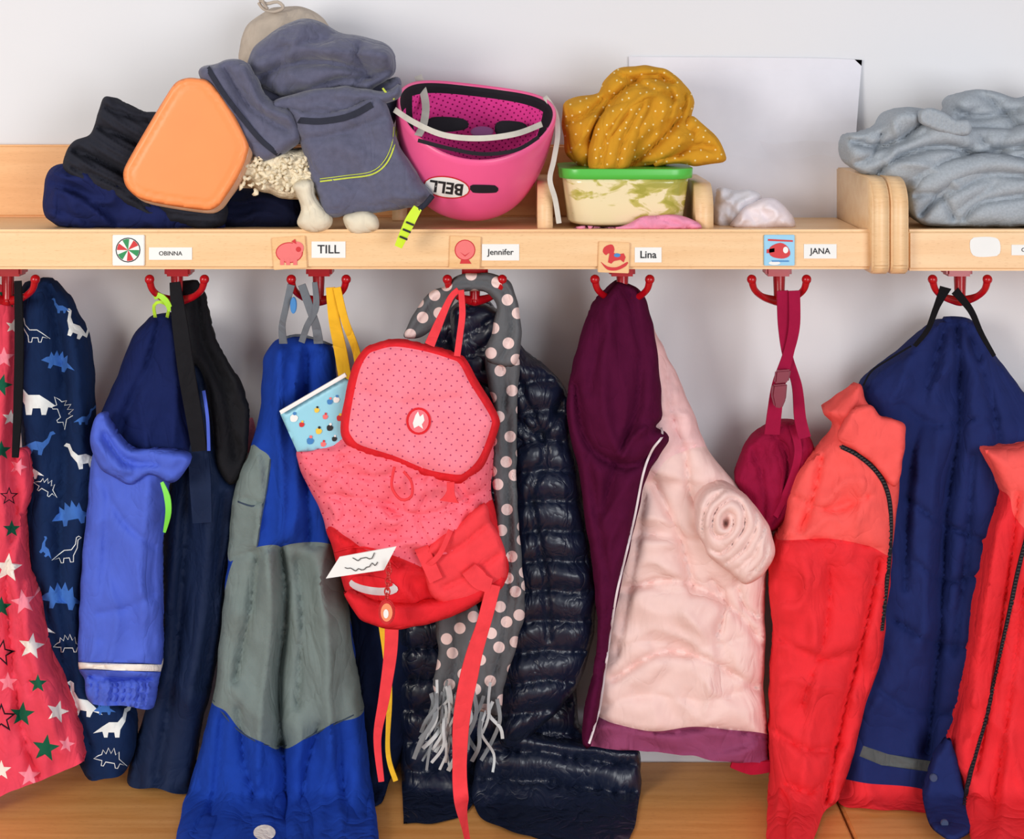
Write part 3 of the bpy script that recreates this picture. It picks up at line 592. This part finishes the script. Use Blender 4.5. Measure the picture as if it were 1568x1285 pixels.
# --- rain trousers
rt=empty('navy_rain_trousers'); rtn=cloth('rain_navy',(18,34,66),.7,.2,.05,300,.1)
LG=panel('legs',[(285,560),(312,560),(325,640),(345,720),(368,745),(362,800),(350,870),(342,960),(325,1050),(305,1130),(296,1195),(285,1216),(240,1208),(195,1198),(210,1130),(232,1050),(246,950),(248,850),(256,760),(275,680)],rtn,.065,.04,40,.03,6,creases=[([(290,600),(285,800),(270,1000),(240,1190)],-.014,10),([(320,760),(310,900),(290,1080)],.012,16),([(345,760),(330,900),(310,1050)],-.010,8)],nz=[('r',.010,50,180,8)],parent=rt,seed=45,hem=1190)
bl2=cloth('black_webbing',(28,28,32),.85)
panel('bib_back',[(270,436),(290,428),(306,432),(318,470),(330,520),(352,560),(372,595),(382,635),(378,690),(368,728),(352,742),(336,718),(326,660),(316,590),(300,560),(285,565),(272,520),(265,470)],bl2,.10,.018,16,.02,5,creases=[([(300,440),(310,520),(345,600),(360,700)],-.012,6),([(285,450),(292,520),(305,560)],.006,7),([(325,520),(355,600),(368,690)],-.008,5)],nz=[('r',.006,30,100,-20)],parent=rt,seed=46)
strip('suspender_front',[(268,432,.15),(275,490,.15),(286,570,.145),(298,640,.135),(306,690,.125)],[16,24,26,26,24],bl2,parent=rt,th=.003)
strip('suspender_join',[(286,565),(298,640),(305,710),(308,760),(310,800)],[16,28,32,34,30],rtn,on=[LG],off=.012,parent=rt,th=.002)
strip('blue_edge',[(312,598,.128),(318,640,.135),(320,690,.13)],5,rb,parent=rt)
strip('pink_peek',[(384,640,.06),(386,665,.06),(380,692,.06)],[6,14,6],spk,parent=rt,th=.004)
# --- ski trousers
tb=cloth('ski_blue',(26,62,158),.9,.12,.06,900,.4,wr=.008,ws=18); tg=cloth('ski_grey',(118,131,129),.92,.1,.06,1100,.6,wr=.008,ws=18); tt=empty('ski_trousers')
tz=cloth('ski_seam',(60,72,90),wr=0)
T=panel('legs',[(402,578),(404,548),(418,526),(440,516),(470,518),(500,526),(512,545),(513,600),(505,660),(505,740),(512,830),(524,880),(534,940),(546,1020),(556,1085),(566,1180),(582,1310,'c'),(262,1310,'c'),(286,1215),(308,1140),(326,1070),(336,980),(346,890),(350,840),(354,790),(364,730),(380,695),(394,650)],tb,.10,.04,42,.035,5.5,
 [([(384,683),(398,688),(414,703),(410,740),(400,790),(394,836),(372,846),(350,858),(352,800),(362,735)],tg),([(392,838),(430,838),(437,880),(438,950),(426,1050),(430,1142),(400,1136),(370,1120),(346,1090),(322,1068),(332,980),(345,900),(362,850)],tg),([(430,838),(512,836),(530,900),(540,990),(558,1086),(510,1108),(470,1130),(430,1142),(426,1050),(438,950),(437,880)],tg)],
 [([(430,840),(438,930),(427,1040),(430,1140)],-.032,9),([(432,1140),(436,1200),(430,1285)],-.022,9),([(395,850),(384,930),(360,1040)],-.014,8),([(410,850),(415,960),(400,1080),(395,1200)],.014,14),([(480,850),(500,960),(505,1080),(520,1250)],.016,18),([(455,860),(462,960),(455,1080)],-.012,7),
  ([(395,700),(400,760),(390,835)],.006,6),([(360,760),(405,772)],-.005,3),([(430,540),(425,640),(432,740),(428,836)],.014,12),([(470,540),(468,660),(475,830)],-.014,8),([(340,1100),(330,1200),(310,1285)],-.012,9),([(350,856),(420,838),(505,836)],-.004,3),([(450,560),(455,700),(450,820)],.006,8),([(365,1085),(375,1170),(390,1220)],-.010,6),([(490,1110),(470,1170),(465,1225)],-.010,6),([(515,1110),(525,1200),(545,1285)],-.012,8)],[('r',.010,55,150,3),('n',.005,40,60,0)],parent=tt,seed=50,hem=1295,
  fn=lambda x,y,e:.0025*np.exp(-((y-1222)/14)**2)*np.sin(x*.5)*((x>355)&(x<470)))
strip('seam_pocket',[(364,768),(385,775),(404,772)],2.5,tz,on=T,off=.0004,th=.0006,parent=tt)
strip('seam_left',[(414,703),(409,745),(400,795),(394,836)],2,tz,on=T,off=.0004,th=.0006,parent=tt)
strip('hem_seam_1',[(326,1072),(370,1122),(430,1143),(510,1110),(556,1087)],2,tz,on=T,off=.0004,th=.0006,parent=tt)
gs=cloth('grey_webbing',(112,118,126))
strip('brace_1',[(446,436,.17),(438,470,.168),(432,500,.155),(434,526,.14)],[12,10,10,13],gs,parent=tt,th=.002)
strip('brace_2',[(462,436,.17),(474,470,.168),(484,500,.155),(488,526,.14)],[12,13,13,15],gs,parent=tt,th=.002)
strip('brace_3',[(482,432,.172),(484,470,.168),(470,500,.155),(462,524,.14)],[8,10,10,10],gs,parent=tt,th=.002)
strip('elastic_edge',[(428,522),(460,515),(508,530)],7,gs,on=T,off=.001,parent=tt)
extr('blue_clip',ell(449,468,5,13),.178,.005,bluep,tt,smooth=True)
decal('white_logo',ell(405,1275,17,12),swh,T,.001,tt)
yw=cloth('yellow_webbing',(245,190,50)); ys=empty('yellow_braces')
strip('brace_a',[(506,440,.172),(512,490,.16),(522,540,.14),(530,590,.13)],[14,18,20,20],yw,parent=ys,th=.002)
strip('brace_b',[(516,440,.175),(528,490,.165),(546,540,.14),(552,590,.13)],[12,12,12,12],yw,parent=ys,th=.002)
panel('navy_dungarees',[(520,860),(560,850),(640,850),(650,1000),(630,1120),(600,1190),(585,1230),(560,1225),(545,1100),(530,960)],cloth('navy_dungaree',(16,26,54)),.045,.03,35,.02,8,nz=[('r',.008,40,150,3)],seed=51)
strip('yellow_trim',[(570,900,.10),(588,960,.105),(596,1060,.105),(594,1150,.1),(606,1195,.1)],[16,16,10,7,8],yw,th=.002)
# --- puffer
pf=cloth('puffer_navy',(20,28,50),.34,.55,.05,200,.1,wr=.006,ws=34); pj=empty('quilted_puffer_jacket')
def puff(per,slope=0,amp=.010,ph=0,wv=2.5):
    def f(x,y,e):
        yy=y+slope*(x-780)+wv*np.sin(x/31.)+wv*.5*np.sin(x/12.+1)+ph
        s=np.abs(np.sin(np.pi*yy/per)); wr=.0020*np.sin(x/4.2+2.5*np.sin(yy/per*3.1)+x*x/9000.)*(1-s)**1.1
        return amp*(s**.5-1)+wr
    return f
PN=[('n',.006,60,50,0)]
panel('body',[(640,560),(680,480),(740,455),(790,525),(830,560),(860,600),(875,700),(885,1100),(920,1140),(978,1150,'c'),(981,1200),(972,1262),(955,1300,'c'),(850,1290),(735,1248),(732,1180),(722,1235),(680,1258),(618,1262,'c'),(614,1180),(606,1050),(604,940),(610,800)],pf,.05,.035,35,.035,5,fn=puff(47,.06,.014),nz=PN,parent=pj,seed=52,hem=1235,creases=[([(732,1130),(733,1250)],-.02,7)])
panel('front_edge',[(790,1120),(850,1135),(920,1142),(978,1150,'c'),(981,1200),(972,1262),(955,1305,'c'),(860,1290),(735,1250),(731,1160),(750,1135)],pf,.085,.02,20,.02,4.5,fn=puff(44,-.10,.014,-6),nz=PN,parent=pj,seed=53,hem=1240)
panel('sleeve',[(786,520),(812,545),(842,566),(868,600),(872,650),(884,715),(893,780),(905,840),(914,905),(908,975),(893,1030),(862,1080),(820,1120),(785,1148),(762,1130),(762,1040),(770,900),(776,760),(775,650),(772,560)],pf,.09,.045,40,.03,4.5,fn=puff(46,.05,.015,10),nz=PN,parent=pj,seed=54,creases=[([(800,600),(835,690),(815,760),(835,880),(840,980)],-.008,7),([(788,640),(830,665),(868,600)],-.012,7)])
panel('collar',[(690,478),(715,466),(750,468),(785,500),(790,560),(770,600),(740,590),(700,560)],pf,.11,.025,20,.03,4.5,fn=puff(34,.5,.008),parent=pj,seed=55)
# --- scarf polka
pol=dots('polka_grey',(98,100,104),(238,212,208),.031,.0088,.45,30,wr=.006); gf=cloth('fringe_grey',(130,134,138),wr=0); gfw=cloth('fringe_light',(200,204,206),wr=0)
ps=empty('polka_dot_scarf')
panel('top_loop',[(684,436),(700,422),(730,418),(765,422),(786,440),(796,480),(798,520),(790,560),(760,560),(742,545),(752,510),(760,470),(748,450),(722,446),(700,452),(686,480),(665,505),(640,518),(619,516),(628,490),(646,462),(664,444)],pol,.155,.018,12,.015,4.5,parent=ps,seed=60,creases=[([(775,450),(785,500),(765,560)],-.008,5),([(670,455),(650,485),(630,512)],-.006,4),([(700,432),(740,432),(775,445)],-.006,4)])
panel('long_end',[(742,545),(760,535),(790,545),(795,560),(792,640),(790,720),(794,800),(800,870),(804,930),(790,990),(772,1050),(765,1095),(735,1090),(705,1085),(700,1050),(722,985),(745,930),(757,860),(758,780),(752,700),(760,640),(748,590)],pol,.145,.016,12,.012,4.5,parent=ps,seed=61,creases=[([(770,560),(776,700),(778,850),(770,980),(740,1080)],-.010,5),([(785,600),(782,760),(790,900)],-.005,4)],nz=[('r',.006,20,120,4)])
panel('short_end',[(668,945),(700,935),(728,925),(735,960),(725,1010),(715,1060),(680,1075),(664,1050),(672,1000)],pol,.14,.014,12,.01,5,parent=ps,seed=62,creases=[([(695,940),(700,1000),(690,1070)],-.008,5)])
for i in range(44):
    x0=random.uniform(662,766); y0=random.uniform(1040,1092); L=random.uniform(50,105); x1=x0+random.uniform(-26,18)
    if i%3==0: x0=random.uniform(660,690); x1=x0-random.uniform(0,28)
    strip('fringe_%d'%i,[(x0,y0,.165),(x0+random.uniform(-8,8),y0+L*.35,.168+random.uniform(-.01,.015)),((x0+x1)/2+random.uniform(-9,9),y0+L*.7,.165+random.uniform(-.01,.015)),(x1,min(1182,y0+L),.165)],random.uniform(3,7),gfw if i%2 else gf,parent=ps,th=.001)
# --- book
bk_=empty('picture_book'); bl=plastic('book_cover',(150,212,232),.4)
bb_=panel('cover',[(429,634,'c'),(528,578,'c'),(560,600,'c'),(545,690,'c'),(455,692,'c')],bl,.172,.004,6,.012,6,parent=bk_,wig=0)
strip('page_edge',[(430,631,.178),(480,602,.178),(530,573,.178)],6,M['white'],parent=bk_,th=.004)
cols=[redp,plastic('p_yellow',(240,200,70),.5),M['ink'],M['white'],bluep,pinkp]
for i,(x,y) in enumerate([(462,650),(485,628),(505,655),(515,612),(475,675),(498,638),(520,640),(488,660),(512,672),(450,640),(505,615),(495,680)]):
    rr=random.uniform(.7,1.1)
    decal('figure_%d'%i,[(x-4*rr,y+5*rr),(x-5*rr,y-2),(x,y-5*rr),(x+6*rr,y-1),(x+3*rr,y+5*rr)],cols[i%6],bb_,.001,bk_,step=3); decal('figure_head_%d'%i,ell(x+1,y-6*rr,2.4*rr),cols[(i+1)%6],bb_,.0013,bk_,step=2)
# --- backpack
bp=empty('pink_school_backpack')
pd=dots('backpack_pink_dots',(250,114,132),(190,40,70),.0115,.0012,0,40,wr=.006); pd2=dots('flap_pink_dots',(248,132,150),(170,60,100),.0115,.0013,0,40,wr=.003)
rd=cloth('backpack_red',(226,40,50),.85,wr=.004); rd2=cloth('backpack_red_web',(238,66,74),.85,wr=.003); pkp=cloth('backpack_pink_plain',(250,120,132),.8)
B=panel('body',[(452,692),(480,684),(520,664),(560,640),(740,640),(757,690),(752,740),(762,800),(778,860),(775,888),(755,910),(700,940),(640,958),(595,962),(550,945),(528,905),(515,860),(500,808),(488,775),(465,730)],pd,.15,.06,50,.06,5,
 [([(500,812),(530,822),(560,842),(600,850),(640,866),(668,880),(700,850),(745,770),(790,780),(800,980),(500,980)],rd)],
 [([(505,815),(560,845),(650,872),(720,845),(765,795)],-.010,4),([(500,760),(580,770),(650,790),(745,750)],-.010,7),([(650,760),(640,800),(665,850)],-.008,4),([(530,910),(600,930),(700,915),(760,880)],-.010,5),([(545,840),(570,890),(590,950)],-.008,5),([(470,705),(530,730),(600,730)],-.008,6),([(480,760),(510,730),(520,700)],-.007,5),([(700,740),(720,790),(700,850)],-.008,5)],[('r',.010,50,40,20),('n',.006,40,40,0)],parent=bp,seed=63)
B2=panel('side_pocket',[(655,838),(700,806),(742,772),(752,800),(770,830),(775,880),(752,905),(700,925),(665,915),(650,880)],rd2,.20,.012,14,.02,4.5,parent=bp,seed=64,creases=[([(660,850),(700,840),(750,800)],-.006,4),([(680,900),(720,880),(765,850)],-.006,4)])
B3=panel('base',[(528,905),(580,925),(640,925),(700,912),(765,880),(772,895),(745,918),(690,944),(625,962),(590,962),(550,946)],rd,.20,.012,12,.02,5,parent=bp,seed=66)
Fp=panel('flap_piping',[(556,536),(570,527),(605,520),(650,527),(695,540),(714,550),(730,580),(752,615),(764,640),(764,655),(750,695),(738,718),(715,736),(700,741),(655,732),(600,710),(548,694),(530,680),(521,655),(530,600),(540,560)],rd,.19,.030,30,.02,5,
 [([(563,544),(576,537),(605,531),(650,538),(690,550),(704,558),(720,588),(741,621),(752,641),(752,653),(739,690),(727,710),(711,724),(700,727),(655,719),(603,698),(553,682),(540,671),(534,654),(542,603),(551,566)],pd2)],
 [([(641,668),(640,690),(648,722)],-.004,3),([(560,600),(620,620),(700,610)],-.004,9)],[('n',.006,80,80,0)],parent=bp,seed=65,fn=lambda x,y,e:-.0025*np.exp(-((e-11)/2.5)**2)+.0015*(e<9),wig=.5)
decal('emblem_ring',ell(641,645,19,21),rd,Fp,.0015,bp,step=4); decal('emblem',ell(641,645,15.5,17.5),pkp,Fp,.0022,bp,step=4); decal('emblem_figure',[(634,656),(632,648),(636,636),(640,630),(643,638),(648,634),(650,644),(646,650),(648,657),(641,652)],M['white'],Fp,.0028,bp,step=4,smooth=False)
strip('handle_left',[(658,528,.215),(672,495,.20),(690,456,.185),(702,444,.18)],[16,14,10,9],rd2,parent=bp,th=.002)
strip('handle_right',[(706,444,.18),(708,480,.195),(704,515,.205),(700,545,.215)],[9,10,10,10],rd2,parent=bp,th=.002)
tube('buckle_loop',[(604,715,.222),(600,745,.225),(614,765,.226),(630,760,.226),(630,738,.225),(618,722,.222)],.0018,rd2,parent=bp)
strip('closure_tab',[(690,738,.222),(690,752,.224),(688,768,.224)],[12,12,30],rd2,parent=bp,th=.002)
strip('pocket_strap',[(645,838),(655,860),(668,888)],22,rd2,on=[B,B2],off=.004,parent=bp,th=.002)
strip('pocket_strap_2',[(690,812),(672,850),(648,870)],8,rd2,on=[B,B2],off=.006,parent=bp,th=.002)
strip('buckle',[(718,870),(738,890),(752,895)],[26,30,22],rd2,on=[B,B2],off=.004,parent=bp,th=.004)
tube('front_zip',[(512,845),(545,838),(580,845),(610,870)],.0015,rd,on=[B],off=.001,parent=bp)
decal('reflector',ell(572,898,38,13,8),plastic('reflector',(215,215,218),.25),[B,B3],.002,bp); decal('reflector_red',ell(570,891,32,8,8),rd,[B,B3],.003,bp)
strip('loose_strap_1',[(600,950,.20),(598,1000,.19),(588,1070,.18),(578,1130,.17),(584,1196,.165)],[22,20,17,12,9],rd2,parent=bp,th=.002)
strip('loose_strap_2',[(756,895,.215),(742,950,.212),(724,1010,.205),(708,1090,.20),(704,1160,.19),(706,1220,.18),(720,1310,.17)],[22,22,28,26,22,24,22],rd2,parent=bp,th=.002)
tg_=empty('paper_tag'); tg_.parent=bp
T2=extr('card',[(499,886),(520,853),(607,837),(588,873)],.232,.002,M['white'],tg_,bev=0)
for k in range(2):
    xs=[(528 if k==0 else 540)+i*4.2 for i in range(13-4*k)]
    tube('handwriting_%d'%k,[(x,(873 if k==0 else 858)-(x-530)*.17+random.choice([4,-2,1,-4]),.2335) for i,x in enumerate(xs)],.0005,M['ink'],parent=tg_,step=3,seg=5)
kc=empty('keychain'); kc.parent=bp; chm=plastic('chain_red',(200,50,50),.3)
for k in range(7):
    cxk,cyk=596-k*.6,866+k*8; tube('link_%d'%k,[(cxk+4*math.cos(t)*(1 if k%2 else .4),cyk+6*math.sin(t),.242+.003*math.cos(t)) for t in [i*math.pi/4 for i in range(9)]],.001,chm,parent=kc,step=2,seg=6)
extr('pendant',ell(592,938,13,20),.246,.006,redp,kc,smooth=True,bev=.002); decal('pendant_face',ell(592,938,9,14),plastic('pendant_orange',(245,150,110),.25),.2465,.0005,kc); decal('pendant_figure',ell(591,940,4,7),M['white'],.2470,.0005,kc,step=3)
# --- purple / pink jacket
wj=empty('winter_jacket_pink_purple')
pu=cloth('plum_lining',(80,18,52),.95,.05,wr=.006,ws=16); pu2=cloth('plum_hem',(142,66,102),.8); pi=cloth('pale_pink_shell',(238,204,198),.7,.2,.03,300,.12,wr=.006,ws=20); pi2=cloth('pale_pink_yoke',(240,198,198),.9,wr=.004)
def quilt(x,y,e):
    yy=y+.18*(x-1050)+6*np.sin(x/30.)+10*np.sin(x/70.+1); s=np.abs(np.sin(np.pi*yy/82)); return .0085*(s**.5-1)*np.clip((y-710)/40,0,1)
PB=panel('shell',[(985,470),(1003,505),(1020,540),(1044,592),(1065,640),(1082,685),(1110,722),(1140,755),(1168,788),(1183,825),(1181,862),(1172,890),(1172,960),(1170,1040),(1174,1100),(1180,1168,'c'),(1120,1168),(1060,1158),(1000,1152),(895,1143,'c'),(905,1050),(925,980),(935,880),(950,800),(970,700),(985,600)],pi,.085,.045,45,.04,5,
 [([(880,1092),(940,1108),(1000,1120),(1060,1113),(1110,1117),(1190,1132),(1200,1200),(880,1200)],pu2),([(960,440),(1030,500),(1100,690),(1078,684),(1050,690),(1020,705),(990,740),(960,720)],pi2)],
 [([(1020,560),(1030,640),(1048,690)],-.008,6),([(1040,690),(1060,684),(1084,684)],-.006,4),([(1000,740),(1040,820),(1060,900)],-.014,9),([(960,900),(1040,890),(1120,930),(1170,990)],-.012,7),([(940,1040),(1010,1000),(1080,1010),(1168,1060)],-.012,7),([(1050,940),(1090,1000),(1080,1090)],.007,12),([(900,1096),(1000,1122),(1100,1116),(1176,1132)],-.009,4),([(985,760),(965,900),(945,1000)],-.008,7),([(1090,890),(1110,920),(1100,970)],-.010,5),([(1130,895),(1140,930),(1168,950)],-.010,5),([(1050,700),(1058,760),(1075,780)],-.010,6)],[('r',.008,80,45,20),('n',.006,45,45,0)],fn=quilt,parent=wj,seed=70,hem=1140)
HD=panel('hood',[(932,440),(948,431),(962,434),(982,448),(997,485),(1006,535),(1012,590),(1014,635),(1005,655),(1018,662),(1024,675),(1008,700),(990,735),(975,790),(962,850),(948,910),(936,965),(926,1030),(914,1100),(904,1143),(892,1140),(895,1090),(908,1035),(915,975),(910,900),(902,830),(893,770),(884,710),(870,650),(869,600),(878,550),(893,500),(912,460)],pu,.125,.04,32,.04,5,creases=[([(940,445),(925,540),(928,640),(950,700)],.012,14),([(965,450),(980,540),(975,630),(945,700),(925,780)],-.014,9),([(880,590),(900,680),(960,715),(1010,690)],-.020,8),([(900,700),(915,800),(930,900),(918,1040)],-.010,7),([(1000,650),(970,670),(955,700)],.010,6),([(900,600),(915,540),(935,480)],-.006,7)],nz=[('r',.009,50,110,10)],parent=wj,seed=71)
zpw=plastic('zip_white',(225,210,215),.4)
strip('zipper',[(1012,655),(1014,668),(998,690),(985,725),(972,790),(958,850),(945,905),(936,960),(926,1030),(918,1085),(902,1138)],3.5,zpw,on=[HD,PB],off=.003,parent=wj,th=.0015)
def roll(x,y,e):
    wx=np.array([5*noise.noise((a/30,b_/30,4)) for a,b_ in zip(x,y)]); wy=np.array([6*noise.noise((a/30,b_/30,9)) for a,b_ in zip(x,y)])
    a=math.radians(-20); X0=x+wx-1112; Y0=y+wy-800; dx=(X0*math.cos(a)-Y0*math.sin(a)); dy=(X0*math.sin(a)+Y0*math.cos(a))/1.45; r=np.hypot(dx,dy); th=np.arctan2(dy,dx)
    s=np.abs(np.sin(np.pi*(r/15.)-th*.5+.3)); return .014*(s**.5-1)*np.clip(1.2-r/90,.3,1)-.03*np.exp(-((dx/6)**2+(dy/6)**2))
CUV=panel('rolled_sleeve',[(1066,770),(1085,748),(1120,748),(1148,765),(1170,792),(1184,828),(1182,860),(1165,885),(1140,893),(1115,876),(1095,862),(1078,838),(1066,805)],pi,.135,.035,22,.04,3.2,fn=roll,nz=[('n',.006,35,35,0)],parent=wj,seed=72,wig=2)
strip('strap_peek',[(1120,1166,.10),(1150,1174,.10),(1180,1172,.10)],[16,22,16],cloth('dark_red',(170,20,50)),parent=wj,th=.004)
# --- belt bag
bg=empty('burgundy_belt_bag'); bu=cloth('burgundy',(146,18,58),.85); bu2=cloth('burgundy_web',(158,22,64),.85,wr=0)
BG=panel('pouch',[(1127,735),(1135,700),(1152,672),(1178,652),(1205,645),(1228,648),(1240,668),(1247,695),(1242,725),(1228,765),(1208,795),(1182,814),(1160,800),(1140,775)],bu,.085,.028,24,.03,4.5,creases=[([(1180,655),(1205,700),(1200,760),(1180,808)],-.012,5),([(1150,680),(1168,740),(1170,795)],-.008,5)],nz=[('r',.006,40,40,0)],parent=bg,seed=73)
strip('zip_band',[(1212,650),(1222,690),(1210,740),(1186,790)],12,bu2,on=BG,off=.002,parent=bg,th=.002)
strip('strap_1',[(1198,445,.165),(1200,500,.155),(1206,545,.145),(1220,590,.135),(1225,640,.12),(1232,670,.12)],[18,18,16,15,18,20],bu2,parent=bg,th=.002)
strip('strap_2',[(1216,445,.168),(1216,500,.16),(1206,545,.15),(1192,590,.14),(1186,630,.13),(1182,665,.12)],[18,18,16,20,22,24],bu2,parent=bg,th=.002)
bkm=plastic('buckle_burgundy',(125,10,45),.35)
extr('buckle_socket',[(1184,590),(1206,588),(1204,612),(1198,626),(1186,624),(1182,606)],.156,.009,bkm,bg,bev=.002)
extr('buckle_prongs',[(1188,568),(1212,566),(1208,586),(1186,588)],.158,.007,bkm,bg,bev=.002)
# --- red / navy jacket
kj=empty('red_outdoor_jacket'); kr=cloth('shell_red',(232,48,56),.85,.15,.05,800,.3,wr=.009,ws=17); kr2=cloth('shell_coral',(246,94,90),.85,.15,.05,800,.3,wr=.007,ws=17); kn=cloth('lining_navy',(30,42,96),.85,.15,.05,500,.2,wr=.008,ws=15)
KL=panel('lining',[(1318,596),(1345,566),(1380,540),(1410,515),(1438,490),(1462,484),(1490,492),(1515,530),(1545,570),(1580,610),(1650,640),(1650,1100),(1560,1200),(1490,1190),(1478,1215),(1465,1275),(1452,1283),(1430,1260),(1420,1245),(1350,1240),(1283,1226),(1290,1150),(1320,1000),(1340,800),(1335,650)],kn,.065,.045,50,.04,5.5,
 [([(1270,1195),(1330,1200),(1420,1212),(1424,1260),(1350,1260),(1270,1250)],kr),([(1322,1142),(1360,1155),(1428,1166),(1424,1182),(1350,1172),(1316,1158)],cloth('reflect_dark',(88,92,92),.5),0)],
 [([(1450,490),(1420,600),(1395,720),(1385,900)],-.014,9),([(1465,490),(1470,640),(1450,780),(1440,960),(1420,1150)],-.024,11),([(1480,500),(1515,600),(1530,680)],-.012,8),([(1385,760),(1440,800),(1510,830)],-.008,4),([(1370,950),(1430,985),(1490,990)],-.008,4),([(1440,620),(1425,800),(1410,1000)],.010,16),([(1380,620),(1430,650),(1500,640)],-.006,4),([(1400,860),(1450,890),(1500,880)],-.007,4),([(1350,1060),(1400,1090),(1460,1090)],-.007,5),([(1490,700),(1480,850),(1460,1000)],-.010,7)],[('r',.010,60,140,8),('n',.006,50,50,0)],parent=kj,seed=80,hem=1215)
KF=panel('left_front',[(1260,632),(1280,615),(1300,600),(1317,589),(1326,612),(1345,636),(1384,650),(1380,700),(1376,760),(1366,850),(1360,920),(1350,1000),(1335,1050),(1318,1110),(1300,1180),(1284,1225),(1262,1245),(1240,1312,'c'),(1176,1312,'c'),(1178,1200),(1180,1080),(1183,980),(1178,890),(1184,845),(1200,800),(1212,745),(1235,705),(1272,672),(1276,650)],kr,.105,.042,42,.04,5.5,
 [([(1240,560),(1400,600),(1395,700),(1388,760),(1372,848),(1330,836),(1270,825),(1190,826),(1170,800),(1200,700)],kr2)],
 [([(1195,826),(1270,826),(1330,838),(1366,848)],-.006,4),([(1265,640),(1300,660),(1350,690),(1378,700)],-.014,7),([(1260,690),(1245,760),(1225,815)],-.012,7),([(1345,860),(1325,960),(1290,1100),(1262,1240)],-.020,8),([(1230,850),(1250,1000),(1235,1150),(1215,1285)],.012,18),([(1195,980),(1260,1010),(1310,1000)],-.008,7),([(1188,1120),(1240,1150),(1290,1140)],-.010,6),([(1320,740),(1315,800),(1300,850)],.007,10),([(1215,760),(1270,780),(1330,760)],-.008,6),([(1270,870),(1265,960),(1230,1080)],-.010,7),([(1205,1200),(1240,1215),(1262,1200)],-.010,5)],[('r',.010,70,80,-15),('n',.008,50,60,0)],parent=kj,seed=81,hem=1290)
kcf=panel('collar_flap',[(1284,672),(1292,645),(1310,625),(1334,622),(1350,638),(1384,648),(1386,672),(1380,720),(1368,745),(1340,712),(1310,690)],kr2,.145,.010,10,.012,4.5,parent=kj,seed=84,nz=[('n',.005,30,30,0)])
zb=plastic('zip_black',(32,30,34),.5); ztm=cloth('zip_tape_dark',(34,32,38),wr=0)
def teeth(name,path,on,parent,off=.002,w=7):
    strip(name+'_tape',path,w,ztm,on=on,off=off,parent=parent,th=.0008)
    P=cm(path,False,5); co=[];fs=[]
    for i,p in enumerate(P):
        q=W(p[0],p[1],hit(on,p[0],p[1])+off+.0012); s=.0012
        b0=len(co); co+=[q+Vector((sx*s*1.6,sy*s,sz*s*.7)) for sx in(-1,1) for sy in(-1,1) for sz in(-1,1)]
        fs+=[tuple(b0+k for k in f) for f in((0,1,3,2),(4,6,7,5),(0,4,5,1),(2,3,7,6),(0,2,6,4),(1,5,7,3))]
    me=bpy.data.meshes.new(name); me.from_pydata(co,[],fs); me.materials.append(zb); link(bpy.data.objects.new(name,me),parent)
teeth('zip_left',[(1288,684),(1315,698),(1342,722),(1358,750),(1364,790),(1362,850),(1356,910),(1350,965)],[KF,kcf],kj)
KR=panel('right_front',[(1502,690),(1510,683),(1540,686),(1600,676),(1660,700),(1660,1312,'c'),(1498,1312,'c'),(1478,1240),(1470,1200),(1456,1150),(1470,1090),(1482,1000),(1492,930),(1506,860),(1520,800),(1535,765),(1525,735)],kr,.11,.038,36,.04,5.5,
 [([(1490,670),(1660,660),(1660,880),(1560,800),(1545,760),(1520,740)],kr2)],[([(1560,760),(1545,880),(1520,1050),(1495,1180)],-.014,7),([(1530,800),(1512,920),(1490,1080)],.008,9),([(1600,800),(1560,1000),(1530,1280)],.012,18),([(1568,900),(1550,1050),(1520,1250)],-.012,7)],[('r',.010,60,110,12)],parent=kj,seed=82,hem=1290)
teeth('zip_right',[(1590,760),(1562,860),(1545,940),(1530,1010),(1512,1090),(1495,1150),(1482,1200),(1476,1235)],[KR],kj)
fl2=panel('storm_flap',[(1420,1190),(1432,1160),(1452,1130),(1462,1150),(1474,1200),(1492,1260),(1470,1284),(1446,1284),(1424,1262),(1414,1225)],kn,.13,.012,12,.012,5,parent=kj,seed=83)
for k,(x,y) in enumerate(((1430,1192),(1447,1262))): extr('snap_%d'%k,ell(x,y,6),hit(fl2,x,y)+.003,.004,plastic('snap_%d'%k,(70,80,110),.3),kj,smooth=True,bev=.001,step=3)
strip('hanger_loop_1',[(1448,440,.165),(1434,470,.15),(1420,505,.13),(1400,530,.115)],[18,10,8,6],M['black'],parent=kj,th=.002)
strip('hanger_loop_2',[(1462,445,.165),(1486,475,.15),(1502,510,.13),(1522,545,.12)],[14,10,8,6],M['black'],parent=kj,th=.002)
tube('cord',[(1322,590,.11),(1335,568,.115),(1365,548,.115),(1395,530,.11)],.0012,M['black'],parent=kj)
# ---------------------------------------------------------------- lights
def area(name,loc,tgt,size,power,col):
    l=bpy.data.lights.new(name,'AREA'); l.size=size; l.energy=power; l.color=col
    o=bpy.data.objects.new(name,l); S.collection.objects.link(o); o.location=loc
    o.rotation_euler=(Vector(tgt)-Vector(loc)).to_track_quat('-Z','Y').to_euler()
area('window_light',(1.5,-3.0,1.15),(0,0,.8),1.5,47,(.94,.965,1))
area('room_light',(-1.7,-2.2,1.5),(-.1,0,.75),.9,36,(1,.955,.88))
w=bpy.data.worlds.new('world'); S.world=w; w.use_nodes=True; w.node_tree.nodes['Background'].inputs[0].default_value=(.96,.97,1,1); w.node_tree.nodes['Background'].inputs[1].default_value=.46
print('done')
